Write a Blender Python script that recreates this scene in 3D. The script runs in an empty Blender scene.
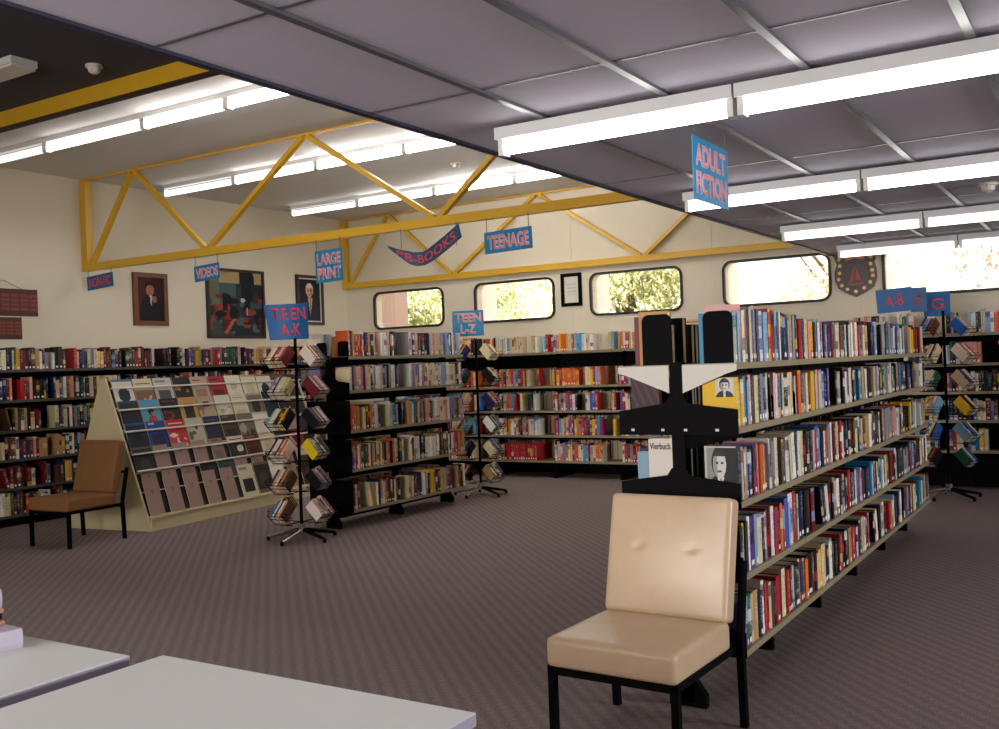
import bpy, bmesh, math, random
import numpy as np
from mathutils import Matrix, Vector, Euler
C = bpy.context.scene.collection
SC = bpy.context.scene
PI = math.pi

# ------------------------------------------------------------------ camera
FPX = 993.6
YAW, PITCH, ROLL = .5576, .0009, -.0368
CAMZ = 1.44
def cam_axes():
    f = Vector((-math.sin(YAW)*math.cos(PITCH), math.cos(YAW)*math.cos(PITCH), math.sin(PITCH)))
    r = Vector((math.cos(YAW), math.sin(YAW), 0)); u = r.cross(f)
    return math.cos(ROLL)*r+math.sin(ROLL)*u, -math.sin(ROLL)*r+math.cos(ROLL)*u, f
_r, _u, _f = cam_axes()
cam = bpy.data.objects.new('camera', bpy.data.cameras.new('camera')); C.objects.link(cam)
cam.data.sensor_width = 36; cam.data.lens = FPX/999*36; cam.data.clip_start = .05
cam.matrix_world = Matrix(((_r.x, _u.x, -_f.x, 0), (_r.y, _u.y, -_f.y, 0), (_r.z, _u.z, -_f.z, CAMZ), (0, 0, 0, 1)))
SC.camera = cam
def to_px(P):
    v = Vector(P)-Vector((0, 0, CAMZ)); d = v.dot(_f)
    if d < .1: return None
    return 499.5+FPX*v.dot(_r)/d, 364.5-FPX*v.dot(_u)/d

# ------------------------------------------------------------------ world, sun, fill lamps, exposure
W = bpy.data.worlds.new('sky'); SC.world = W; W.use_nodes = True
W.node_tree.nodes['Background'].inputs[0].default_value = (1.0, .97, .92, 1)
W.node_tree.nodes['Background'].inputs[1].default_value = 2.2
def lamp(name, kind, energy, loc, rot, color=(1, 1, 1), **kw):
    d = bpy.data.lights.new(name, kind); d.energy = energy; d.color = color
    for k, v in kw.items(): setattr(d, k, v)
    o = bpy.data.objects.new(name, d); C.objects.link(o); o.location = loc; o.rotation_euler = rot
    return o
lamp('sun', 'SUN', 12.0, (0, -5, 12), (math.radians(48), 0, math.radians(20)), (1, .95, .85), angle=.01)
# added fill lamp in a made-up window behind the photographer
lamp('window_daylight', 'AREA', 150, (-3.4, -2.95, 1.75), (math.radians(76), 0, 0), (1, .95, .90), shape='RECTANGLE', size=3.6, size_y=1.3, spread=math.radians(120))
# added side lamp in a made-up wall opening, brightens the right-facing spines
lamp('side_window_daylight', 'AREA', 190, (8.92, 4.4, 1.8), (math.radians(90), 0, math.radians(90)), (.98, .97, 1), shape='RECTANGLE', size=3.6, size_y=1.1, spread=math.radians(100))
TUBE_HIGH, TUBE_LOW = 26.0, 10.0
vs = SC.view_settings
vs.view_transform = 'Standard'; vs.look = 'None'; vs.gamma = 1; vs.use_curve_mapping = False
vs.exposure = 0.12

# ------------------------------------------------------------------ colours and materials
def lin(c):
    c = c/255
    return c/12.92 if c <= .04045 else ((c+.055)/1.055)**2.4
def hx(s): return (lin(int(s[0:2], 16)), lin(int(s[2:4], 16)), lin(int(s[4:6], 16)))
COL = {'navy': '1d2450', 'black': '121116', 'white': 'e2dcd2', 'cream': 'd2c197', 'red': 'ab2428', 'dark red': '661a20',
       'brown': '573424', 'tan': 'b08a58', 'teal': '12789c', 'blue': '2a5ea6', 'light blue': '86a9c4', 'grey': '85838a',
       'lilac': '9488ad', 'purple': '5b3a7e', 'orange': 'd2602a', 'yellow': 'e2b322', 'green': '24523c', 'salmon': 'd58c7a',
       'magenta': '8a2a5c', 'pink': 'd8a3a0', 'charcoal': '2c2a2e', 'sky blue': '3a97c4'}
def nodes(m): return m.node_tree.nodes, m.node_tree.links
def mat(name, col, rough=.6, metal=0, spec=.5, noise=0, nscale=20, bump=0, emit=0, coat=0):
    m = bpy.data.materials.new(name); m.use_nodes = True
    N, L = nodes(m); p = N['Principled BSDF']
    c = hx(col) if isinstance(col, str) else col
    p.inputs['Base Color'].default_value = (*c, 1); p.inputs['Roughness'].default_value = rough
    p.inputs['Metallic'].default_value = metal; p.inputs['Specular IOR Level'].default_value = spec
    p.inputs['Coat Weight'].default_value = coat
    if emit:
        p.inputs['Emission Color'].default_value = (*c, 1); p.inputs['Emission Strength'].default_value = emit
    if noise or bump:
        tc = N.new('ShaderNodeTexCoord'); nt = N.new('ShaderNodeTexNoise'); nt.inputs['Scale'].default_value = nscale
        nt.inputs['Detail'].default_value = 4
        L.new(tc.outputs['Object'], nt.inputs['Vector'])
        if noise:
            mx = N.new('ShaderNodeMix'); mx.data_type = 'RGBA'
            mx.inputs[6].default_value = (*[x*(1-noise) for x in c], 1); mx.inputs[7].default_value = (*[min(1, x*(1+noise)) for x in c], 1)
            L.new(nt.outputs[0], mx.inputs[0]); L.new(mx.outputs[2], p.inputs['Base Color'])
        if bump:
            b = N.new('ShaderNodeBump'); b.inputs['Strength'].default_value = bump; b.inputs['Distance'].default_value = .004
            L.new(nt.outputs[0], b.inputs['Height']); L.new(b.outputs[0], p.inputs['Normal'])
    return m
def math_node(N, L, op, a, b=None):
    n = N.new('ShaderNodeMath'); n.operation = op
    for i, x in enumerate((a, b)):
        if x is None: continue
        if isinstance(x, (int, float)): n.inputs[i].default_value = x
        else: L.new(x, n.inputs[i])
    return n.outputs[0]

def make_cover_mat():
    m = bpy.data.materials.new('printed book jacket'); m.use_nodes = True
    N, L = nodes(m); p = N['Principled BSDF']
    p.inputs['Roughness'].default_value = .42; p.inputs['Specular IOR Level'].default_value = .25
    ca = N.new('ShaderNodeVertexColor'); ca.layer_name = 'Col'
    ac = N.new('ShaderNodeVertexColor'); ac.layer_name = 'Acc'
    uv = N.new('ShaderNodeUVMap'); uv.uv_map = 'UVMap'
    sp = N.new('ShaderNodeSeparateXYZ'); L.new(uv.outputs[0], sp.inputs[0])
    u, v, r = sp.outputs[0], sp.outputs[1], ac.outputs[1]
    M = lambda op, a, b=None: math_node(N, L, op, a, b)
    cx = N.new('ShaderNodeCombineXYZ')
    L.new(M('FLOOR', M('MULTIPLY', u, 2)), cx.inputs[0]); L.new(M('FLOOR', M('MULTIPLY', v, 30)), cx.inputs[1]); L.new(M('MULTIPLY', r, 91), cx.inputs[2])
    wn = N.new('ShaderNodeTexWhiteNoise'); L.new(cx.outputs[0], wn.inputs[0])
    lo = M('ADD', .24, M('MULTIPLY', r, .15))
    txt = M('MULTIPLY', M('GREATER_THAN', wn.outputs[0], .6), M('MULTIPLY', M('GREATER_THAN', v, lo), M('LESS_THAN', v, .9)))
    txt = M('MULTIPLY', txt, M('MULTIPLY', M('GREATER_THAN', u, .25), M('LESS_THAN', u, .75)))
    wb = N.new('ShaderNodeTexWhiteNoise'); wb.noise_dimensions = '2D'
    cb = N.new('ShaderNodeCombineXYZ'); L.new(M('FLOOR', M('MULTIPLY', v, 4.3)), cb.inputs[0]); L.new(M('MULTIPLY', r, 37), cb.inputs[1]); L.new(cb.outputs[0], wb.inputs[0])
    band = M('MULTIPLY', M('GREATER_THAN', wb.outputs[0], .86), M('GREATER_THAN', u, -.5))
    msk = M('MINIMUM', 1, M('ADD', M('MULTIPLY', txt, .4), M('MULTIPLY', band, .8)))
    mx = N.new('ShaderNodeMix'); mx.data_type = 'RGBA'
    L.new(msk, mx.inputs[0]); L.new(ca.outputs[0], mx.inputs[6]); L.new(ac.outputs[0], mx.inputs[7])
    L.new(mx.outputs[2], p.inputs['Base Color'])
    return m
def make_col_mat(name, rough=.5):
    m = bpy.data.materials.new(name); m.use_nodes = True
    N, L = nodes(m); ca = N.new('ShaderNodeVertexColor'); ca.layer_name = 'Col'
    L.new(ca.outputs[0], N['Principled BSDF'].inputs['Base Color']); N['Principled BSDF'].inputs['Roughness'].default_value = rough; N['Principled BSDF'].inputs['Specular IOR Level'].default_value = .25
    return m
M_COVER = make_cover_mat()
M_PRINT = make_col_mat('printed picture', .5)
M_PAINT = make_col_mat('painted canvas', .6)
M_PAGE = mat('book pages', 'd9cba8', .9, noise=.15, nscale=300)
M_LABEL = mat('paper label', 'ece6da', .6)
M_YEL = mat('yellow gloss steel paint', 'd4a528', .38, noise=.06, nscale=5)
M_BLACK = mat('black powder-coated steel', '070608', .6, spec=.06)
M_BLACK2 = mat('dull black steel', '0a090c', .7, spec=.08)
M_BOARD = mat('beige shelf steel', '8f8468', .42, noise=.05, nscale=8)
M_WHITEST = mat('off-white bracket steel', 'cbc6bd', .45)
M_CHROME = mat('chrome', 'c9c9cf', .15, metal=1)
M_WALL = mat('cream painted wall', 'dad0ba', .85, noise=.03, nscale=3, bump=.06)
M_CEIL = mat('white plaster ceiling', 'dad7d4', .9, noise=.03, nscale=6)
M_TILE = mat('grey acoustic ceiling tile', 'bdb9c8', .9, noise=.08, nscale=150, bump=.1)
M_TBAR = mat('painted ceiling grid steel', '56545a', .34)
M_FASCIA = mat('navy ceiling edge trim', '1a1c34', .5)
M_HOUSE = mat('white fitting enamel', 'd6d6d6', .4)
M_TAN = mat('tan vinyl', 'c5a98a', .36, noise=.09, nscale=14, bump=.12)
M_DIMV = mat('brown woven upholstery', '84582f', .75, noise=.15, nscale=60, bump=.2)  # brown tone carries the dimness of the left corner in its colour
M_OAK = mat('brown wood frame', '6d3f22', .45, noise=.2, nscale=25)
M_DARKW = mat('dark wood', '2c1813', .4, noise=.2, nscale=25)
M_RACK = mat('cream laminate', 'cdbf98', .5, noise=.03, nscale=10)
M_ROD = mat('white rod', 'e4e0d8', .35)
M_DESK = mat('pale laminate table top', 'e2e4e2', .42, noise=.02, nscale=5)
M_DEDGE = mat('lilac grey table edging', 'b3abc0', .5)
M_SIGN = mat('teal blue card', '0d79a6', .5)
M_SIGN2 = mat('deep blue card', '0c5a96', .5)
M_SIGN3 = mat('navy teal card', '123f63', .5)
M_LET = mat('salmon lettering', 'e08a80', .6)
M_LETR = mat('red lettering', 'd2434a', .6)
M_OUTL = mat('pale lilac letter outline', 'c8b8d4', .6)
M_WIRE = mat('thin hanging wire', '5a5550', .5)
M_GASKET = mat('black window gasket', '14100f', .5)
M_DET = mat('white plastic', 'cfc8bd', .5)
M_FIN2 = mat('mauve exterior render', 'b89c96', .8)  # first pillar is toned mauve, the other pillars white
M_FIN = mat('white exterior render', 'f2e8e2', .8)
def emit_mat(name, strength, col=(1, .96, .92)):
    m = bpy.data.materials.new(name); m.use_nodes = True
    N, L = nodes(m); N.remove(N['Principled BSDF'])
    e = N.new('ShaderNodeEmission'); e.inputs[0].default_value = (*col, 1); e.inputs[1].default_value = strength
    L.new(e.outputs[0], N['Material Output'].inputs[0]); return m
M_TUBES = [[emit_mat('glowing high tube', TUBE_HIGH*f*g) for f in (.10, .34, 1, 1)] for g in (.5, 1, 1)]
M_TUBEL = [emit_mat('glowing low tube', TUBE_LOW*g) for g in (1.1, .75, .4, .32)]
def glass_mat():
    m = bpy.data.materials.new('window glass'); m.use_nodes = True
    N, L = nodes(m); N.remove(N['Principled BSDF'])
    t = N.new('ShaderNodeBsdfTransparent'); g = N.new('ShaderNodeBsdfGlossy'); g.inputs['Roughness'].default_value = .02
    x = N.new('ShaderNodeMixShader'); x.inputs[0].default_value = .06
    L.new(t.outputs[0], x.inputs[1]); L.new(g.outputs[0], x.inputs[2]); L.new(x.outputs[0], N['Material Output'].inputs[0]); return m
M_GLASS = glass_mat()
def carpet_mat():
    m = bpy.data.materials.new('ribbed mauve carpet'); m.use_nodes = True
    N, L = nodes(m); p = N['Principled BSDF']; p.inputs['Roughness'].default_value = .95; p.inputs['Specular IOR Level'].default_value = .15
    tc = N.new('ShaderNodeTexCoord'); mp = N.new('ShaderNodeMapping'); mp.inputs['Rotation'].default_value = (0, 0, math.radians(-45))
    L.new(tc.outputs['Object'], mp.inputs[0])
    wv = N.new('ShaderNodeTexWave'); wv.inputs['Scale'].default_value = 5.0; wv.inputs['Distortion'].default_value = 1.2; wv.inputs['Detail'].default_value = 2; wv.inputs['Detail Scale'].default_value = 3
    L.new(mp.outputs[0], wv.inputs[0])
    w2 = N.new('ShaderNodeTexWave'); w2.bands_direction = 'Y'; w2.inputs['Scale'].default_value = 6.5; w2.inputs['Distortion'].default_value = 2.0; w2.inputs['Detail'].default_value = 2
    L.new(mp.outputs[0], w2.inputs[0])
    nz = N.new('ShaderNodeTexNoise'); nz.inputs['Scale'].default_value = 120; nz.inputs['Detail'].default_value = 3; L.new(tc.outputs['Object'], nz.inputs[0])
    nb = N.new('ShaderNodeTexNoise'); nb.inputs['Scale'].default_value = 1.1; L.new(tc.outputs['Object'], nb.inputs[0])
    M = lambda op, a, b=None: math_node(N, L, op, a, b)
    h = M('ADD', M('MULTIPLY', wv.outputs[1], .5), M('MULTIPLY', M('MULTIPLY', w2.outputs[1], wv.outputs[1]), .35))
    f = M('ADD', M('MULTIPLY', h, .17), M('MULTIPLY', nz.outputs[0], .78))
    cr = N.new('ShaderNodeValToRGB'); e = cr.color_ramp.elements
    e[0].position = .15; e[0].color = (*hx('5a5054'), 1); e[1].position = .85; e[1].color = (*hx('b4a49c'), 1)
    L.new(f, cr.inputs[0])
    tint = N.new('ShaderNodeMix'); tint.data_type = 'RGBA'; tint.blend_type = 'MULTIPLY'; tint.inputs[0].default_value = .35
    t2 = N.new('ShaderNodeValToRGB'); t2.color_ramp.elements[0].color = (.8, .78, 1, 1); t2.color_ramp.elements[1].color = (1, .88, .78, 1)
    L.new(nb.outputs[0], t2.inputs[0]); L.new(cr.outputs[0], tint.inputs[6]); L.new(t2.outputs[0], tint.inputs[7])
    L.new(tint.outputs[2], p.inputs['Base Color'])
    b = N.new('ShaderNodeBump'); b.inputs['Strength'].default_value = .35; b.inputs['Distance'].default_value = .006
    L.new(f, b.inputs['Height']); L.new(b.outputs[0], p.inputs['Normal'])
    return m
M_CARPET = carpet_mat()
def leaf_mat(name, a, b):
    m = bpy.data.materials.new(name); m.use_nodes = True
    N, L = nodes(m); p = N['Principled BSDF']; p.inputs['Roughness'].default_value = .6
    g = N.new('ShaderNodeNewGeometry'); cr = N.new('ShaderNodeValToRGB')
    cr.color_ramp.elements[0].color = (*hx(a), 1); cr.color_ramp.elements[1].color = (*hx(b), 1)
    L.new(g.outputs['Random Per Island'], cr.inputs[0]); L.new(cr.outputs[0], p.inputs['Base Color'])
    return m

# ------------------------------------------------------------------ mesh builder
class MB:
    def __init__(s): s.v = []; s.f = []; s.m = []; s.c = []; s.a = []; s.u = []; s.T = None; s.colored = False
    def add(s, vs, fs, mi=0, col=None, acc=None, uvs=None):
        b = len(s.v)
        if s.T is not None: vs = [s.T @ Vector(x) for x in vs]
        s.v += [tuple(x) for x in vs]
        for i, f in enumerate(fs):
            s.f.append(tuple(b+j for j in f)); s.m.append(mi)
            s.c.append(col[i] if isinstance(col, list) else col); s.a.append(acc)
            s.u.append(uvs.get(i) if uvs else None)
        if col is not None: s.colored = True
    def box(s, x0, x1, y0, y1, z0, z1, mi=0, col=None):
        v = [(x, y, z) for x in (x0, x1) for y in (y0, y1) for z in (z0, z1)]
        s.add(v, [(0, 1, 3, 2), (4, 6, 7, 5), (0, 4, 5, 1), (2, 3, 7, 6), (0, 2, 6, 4), (1, 5, 7, 3)], mi, col)
    def bar(s, p, q, w, h=None, up=(0, 0, 1), mi=0):
        h = h or w; p = Vector(p); q = Vector(q); d = (q-p).normalized(); up = Vector(up)
        if abs(d.dot(up)) > .98: up = Vector((1, 0, 0))
        a = d.cross(up).normalized()*w/2; b = a.cross(d).normalized()*h/2
        v = [e+sa*a+sb*b for e in (p, q) for sa, sb in ((-1, -1), (1, -1), (1, 1), (-1, 1))]
        s.add(v, [(3, 2, 1, 0), (4, 5, 6, 7)]+[(i, (i+1) % 4, 4+(i+1) % 4, 4+i) for i in range(4)], mi)
    def tube(s, pts, r, n=8, mi=0, cap=True):
        pts = [Vector(p) for p in pts]; rings = []
        for i, p in enumerate(pts):
            d = (pts[min(i+1, len(pts)-1)]-pts[max(i-1, 0)]).normalized()
            up = Vector((0, 0, 1)) if abs(d.z) < .9 else Vector((1, 0, 0))
            a = d.cross(up).normalized(); b = a.cross(d).normalized()
            rr = r[i] if isinstance(r, (list, tuple)) else r
            rings.append([p+rr*(math.cos(t)*a+math.sin(t)*b) for t in [2*PI*k/n for k in range(n)]])
        v = [x for R in rings for x in R]; f = []
        for i in range(len(pts)-1):
            for k in range(n): f.append((i*n+k, i*n+(k+1) % n, (i+1)*n+(k+1) % n, (i+1)*n+k))
        if cap: f += [tuple(range(n-1, -1, -1)), tuple((len(pts)-1)*n+k for k in range(n))]
        s.add(v, f, mi)
    def prism(s, poly, lo, hi, axis='y', mi=0, col=None):
        def P(a, b, t): return {'y': (a, t, b), 'x': (t, a, b), 'z': (a, b, t)}[axis]
        n = len(poly); v = [P(a, b, lo) for a, b in poly]+[P(a, b, hi) for a, b in poly]
        s.add(v, [tuple(range(n-1, -1, -1)), tuple(range(n, 2*n))]+[(i, (i+1) % n, n+(i+1) % n, n+i) for i in range(n)], mi, col)
    def build(s, name, mats, parent=None, loc=None, rot=None, smooth=False):
        me = bpy.data.meshes.new(name); me.from_pydata(s.v, [], s.f)
        for m in (mats if isinstance(mats, (list, tuple)) else [mats]): me.materials.append(m)
        if len(me.materials) > 1: me.polygons.foreach_set('material_index', s.m)
        if s.colored:
            ca = []; aa = []; uu = []
            for f, c, a, u in zip(s.f, s.c, s.a, s.u):
                c = c or (1, 1, 1); a = a or (0, 0, 0, 0)
                for k in range(len(f)):
                    ca += (*c[:3], 1); aa += a; uu += (u[k] if u else (-1, -1))
            at = me.color_attributes.new('Col', 'FLOAT_COLOR', 'CORNER'); at.data.foreach_set('color', ca)
            if any(x is not None for x in s.a):
                at = me.color_attributes.new('Acc', 'FLOAT_COLOR', 'CORNER'); at.data.foreach_set('color', aa)
                uvl = me.uv_layers.new(name='UVMap'); uvl.data.foreach_set('uv', uu)
        if not s.colored or len(s.f) < 5000:
            bm = bmesh.new(); bm.from_mesh(me); bmesh.ops.recalc_face_normals(bm, faces=bm.faces); bm.to_mesh(me); bm.free()
        if smooth: me.polygons.foreach_set('use_smooth', [True]*len(me.polygons))
        o = bpy.data.objects.new(name, me); C.objects.link(o)
        if parent: o.parent = parent
        if loc: o.location = loc
        if rot: o.rotation_euler = rot
        return o
def tag(o, label=None, cat=None, group=None, kind=None):
    for k, v in (('label', label), ('category', cat), ('group', group), ('kind', kind)):
        if v: o[k] = v
    return o
def thing(name, label, cat, loc=(0, 0, 0), rz=0, group=None):
    o = bpy.data.objects.new(name, None); C.objects.link(o); o.location = loc; o.rotation_euler = (0, 0, rz)
    return tag(o, label, cat, group)
def boxo(name, m, *b, parent=None):
    q = MB(); q.box(*b); return q.build(name, m, parent)
def struct(name, m, *b, parent=None):
    o = boxo(name, m, *b, parent=parent); o['kind'] = 'structure'; return o
def copy_tree(o, parent=None):
    c = o.copy(); C.objects.link(c)
    if parent: c.parent = parent
    for ch in list(o.children): copy_tree(ch, c)
    return c
def rounded_box(hx_, hy, hz, r, n=14, puff=None):
    """vertices and faces of a rounded box centred on the origin; puff(p, nrm) may move points"""
    V = []; F = []
    H = Vector((hx_, hy, hz))
    for ax in range(3):
        for sg in (-1, 1):
            b = len(V); a1, a2 = (ax+1) % 3, (ax+2) % 3
            for i in range(n+1):
                for j in range(n+1):
                    t = [0, 0, 0]; t[ax] = sg
                    ee = lambda k: math.sin((k/n-.5)*PI)*.5+(k/n-.5)
                    t[a1] = ee(i); t[a2] = ee(j)
                    p = Vector((t[0]*H.x, t[1]*H.y, t[2]*H.z))
                    q = Vector([max(-(H[k]-r), min(H[k]-r, p[k])) for k in range(3)])
                    d = p-q; nn = d.normalized() if d.length > 1e-9 else Vector((0, 0, 0))
                    q = q+nn*r
                    if puff: q = puff(q, nn)
                    V.append(q)
            for i in range(n):
                for j in range(n):
                    f = (b+i*(n+1)+j, b+(i+1)*(n+1)+j, b+(i+1)*(n+1)+j+1, b+i*(n+1)+j+1)
                    F.append(f if sg > 0 else f[::-1])
    return V, F
def rounded_obj(name, m, hx_, hy, hz, r, parent, M=None, n=14, puff=None):
    q = MB(); q.T = M; V, F = rounded_box(hx_, hy, hz, r, n, puff); q.add(V, F)
    o = q.build(name, m, parent, smooth=True)
    bm = bmesh.new(); bm.from_mesh(o.data); bmesh.ops.remove_doubles(bm, verts=bm.verts, dist=1e-4); bmesh.ops.recalc_face_normals(bm, faces=bm.faces); bm.to_mesh(o.data); bm.free()
    return o
ORD = ['', 'first', 'second', 'third', 'fourth', 'fifth', 'sixth', 'seventh', 'eighth', 'ninth', 'tenth', 'eleventh', 'twelfth', 'thirteenth',
       'fourteenth', 'fifteenth', 'sixteenth', 'seventeenth', 'eighteenth', 'nineteenth', 'twentieth']
def ordn(n):
    if n <= 20: return ORD[n]
    t = ['', '', 'twenty', 'thirty', 'forty', 'fifty', 'sixty', 'seventy', 'eighty', 'ninety', 'hundred'][n//10 if n < 110 else 10]
    if n % 10 == 0: return {20: 'twentieth', 30: 'thirtieth', 40: 'fortieth', 50: 'fiftieth', 60: 'sixtieth', 70: 'seventieth', 80: 'eightieth', 90: 'ninetieth', 100: 'hundredth'}[n]
    return t+'-'+ORD[n % 10]

# ------------------------------------------------------------------ room shell
XL, XR, YB, YF = -9.84, 9.0, 11.5, -3.0
ZU, ZL, XE = 3.70, 2.545, -2.72
struct('floor', M_CARPET, XL-.15, XR+.15, YF-.15, YB+.15, -.1, 0)
struct('ceiling', M_CEIL, XL-.15, XE+.02, 4.90, YB+.15, ZU, ZU+.12)
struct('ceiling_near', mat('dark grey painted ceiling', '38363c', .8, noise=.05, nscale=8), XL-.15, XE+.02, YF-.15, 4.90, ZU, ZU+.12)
struct('wall_left', M_WALL, XL-.15, XL, YF-.15, YB+.15, 0, ZU)
q = MB(); q.box(XR, XR+.15, YF-.15, 2.5, 0, ZL); q.box(XR, XR+.15, 6.3, YB+.15, 0, ZL); q.box(XR, XR+.15, 2.5, 6.3, 0, 1.15); q.box(XR, XR+.15, 2.5, 6.3, 2.4, ZL)
q.build('wall_right', M_WALL)['kind'] = 'structure'  # unseen wall; its opening is made up for the side lamp
lowc = struct('ceiling_low', M_TILE, XE, XR+.15, YF-.15, YB+.15, ZL, ZL+.1)
struct('wall_bulkhead', M_WALL, XE, XE+.08, YF-.15, YB+.15, ZL+.1, ZU)
struct('trim_1', M_FASCIA, XE-.012, XE+.028, YF, YB-.01, ZL-.012, ZL+.16)
# ceiling grid: bars along the room depth stand proud, cross bars are thin
for k, x in enumerate(np.arange(-2.14, XR, .578)):
    struct('ceiling_grid', M_TBAR, x-.016, x+.016, YF, YB-.01, ZL-.014, ZL, parent=lowc)
for k, y in enumerate(np.arange(-2.3, YB, 1.13)):
    struct('ceiling_grid', M_TBAR, XE+.03, XR, y-.008, y+.008, ZL-.004, ZL, parent=lowc)
# wall behind the photographer, with a wide opening added for the fill lamp
q = MB(); q.box(XL, -5.3, YF-.15, YF, 0, ZU); q.box(-1.5, XR, YF-.15, YF, 0, ZU); q.box(-5.3, -1.5, YF-.15, YF, 0, 1.05); q.box(-5.3, -1.5, YF-.15, YF, 2.45, ZU)
q.build('wall_front', M_WALL)['kind'] = 'structure'

WIN = [(-9.30, -8.07), (-7.52, -6.29), (-5.74, -4.51), (-3.97, -2.74), (-2.16, -.93)]
WZ0, WZ1, WR = 2.045, 2.565, .10
def rr_loop(x0, x1, z0, z1, r, n=6):
    P = []
    for cx, cz, a0 in ((x1-r, z1-r, 0), (x0+r, z1-r, 90), (x0+r, z0+r, 180), (x1-r, z0+r, 270)):
        for k in range(n+1):
            a = math.radians(a0+90*k/n); P.append((cx+r*math.cos(a), cz+r*math.sin(a)))
    return P
q = MB(); xs = XL
def wbox(x0, x1, z0, z1): q.box(x0, x1, YB, YB+.16, z0, z1)
wbox(XL, XR, 0, WZ0); wbox(XL, XR, WZ1, ZU)
for x0, x1 in WIN:
    wbox(xs, x0, WZ0, WZ1); xs = x1
    n = 6; lp = rr_loop(x0, x1, WZ0, WZ1, WR, n)
    cor = [(x1, WZ1), (x0, WZ1), (x0, WZ0), (x1, WZ0)]
    for c in range(4):
        arc = lp[c*(n+1):(c+1)*(n+1)]
        q.prism([cor[c]]+arc, YB, YB+.16, 'y')
wbox(xs, XR, WZ0, WZ1)
q.build('wall_back', M_WALL)['kind'] = 'structure'
for i, (x0, x1) in enumerate(WIN):
    def ring(e0, e1, y0, y1, mm, nm, parent=None):
        b = MB(); A = rr_loop(x0-e0, x1+e0, WZ0-e0, WZ1+e0, WR+e0); B = rr_loop(x0+e1, x1-e1, WZ0+e1, WZ1-e1, WR-e1); n = len(A)
        v = [(x, y0, z) for x, z in A]+[(x, y0, z) for x, z in B]+[(x, y1, z) for x, z in A]+[(x, y1, z) for x, z in B]
        f = []
        for k in range(n):
            l = (k+1) % n
            f += [(k, l, n+l, n+k), (2*n+k, 3*n+k, 3*n+l, 2*n+l), (k, 2*n+k, 2*n+l, l), (n+k, n+l, 3*n+l, 3*n+k)]
        b.add(v, f); o = b.build(nm, mm, parent); o['kind'] = 'structure'; return o
    w = ring(.018, .012, YB-.022, YB+.02, M_GASKET, 'window_%d' % (i+1))
    b = MB(); b.prism(rr_loop(x0+.011, x1-.011, WZ0+.011, WZ1-.011, WR-.011), YB+.006, YB+.012, 'y')
    g = b.build('glass_pane', M_GLASS, w); g['kind'] = 'structure'
    f = struct('exterior_pillar', M_FIN2 if i == 0 else M_FIN, x0-.32, x0-.04, YB+.17, YB+(.85 if i == 0 else .62), -.3, 4.0)
# faint vertical joint battens on the back wall panels
for x in (-6.02, -4.12, -2.42):
    struct('trim_2', M_WALL, x-.012, x+.012, YB-.006, YB, 0, ZU if x < XE else ZL)
struct('baseboard_left', M_BLACK2, XL, XL+.012, YF, YB, 0, .09)
struct('baseboard_back', M_BLACK2, XL, XR, YB-.012, YB, 0, .09)
struct('ground', mat('pale outdoor ground', 'b9ac8e', .9, noise=.2, nscale=2), -40, 25, YB+.16, 60, -.5, -.3)

# ------------------------------------------------------------------ trees outside
def tree(x, y, h, cr, la, lb, label, seed, nleaf=9000, ls=.075):
    R = random.Random(seed); t = thing('garden_tree', label, 'tree', (x, y, -.3))
    q = MB(); q.tube([(0, 0, 0), (.05, 0, h*.35), (-.03, .04, h*.75)], [.16, .12, .04], 8)
    for k in range(5):
        a = k*1.3; q.tube([(0, 0, h*(.3+.08*k)), (math.cos(a)*cr*.6, math.sin(a)*cr*.6, h*(.5+.09*k))], [.05, .015], 6)
    q.build('trunk', mat('bark', '5b4a3a', .9), t)
    q = MB()
    cl = [(R.gauss(0, cr*.45), R.gauss(0, cr*.4), h*.62+R.gauss(0, h*.17), cr*R.uniform(.3, .55)) for _ in range(16)]
    for k in range(nleaf):
        c = R.choice(cl); d = Vector((R.gauss(0, 1), R.gauss(0, 1), R.gauss(0, 1))).normalized()*c[3]*R.random()**.4
        p = Vector(c[:3])+d; e = Euler((R.uniform(0, 6), R.uniform(0, 6), R.uniform(0, 6))).to_matrix()
        l = ls*R.uniform(.6, 1.2); a = e @ Vector((l, 0, 0)); b = e @ Vector((0, l*.45, 0))
        q.add([p-a, p-b*.9, p+a, p+b], [(0, 1, 2, 3)])
    q.build('foliage', leaf_mat('leaves', la, lb), t)
    return t
tree(-13.0, 16.2, 4.6, 1.35, '98a268', 'e0e0b4', 'leafy green tree seen through the window in the room corner', 1)
tree(-13.9, 21.8, 5.4, 1.7, '93a060', 'dcdeb0', 'green tree seen through the window left of the small framed notice', 2)
tree(-7.0, 15.5, 4.6, 1.4, 'a0a868', 'e2e0b8', 'yellow-green tree seen through the window right of the small framed notice', 3)
tree(-5.0, 21.8, 5.8, 1.9, 'c4bd98', 'efe6cd', 'pale washed-out tree seen through the window left of the shield', 4, 6000)
tree(-.1, 16.8, 5.0, 1.5, 'b09888', 'e2cfc2', 'pinkish brown tree seen through the window right of the shield', 5, 4500)

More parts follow.
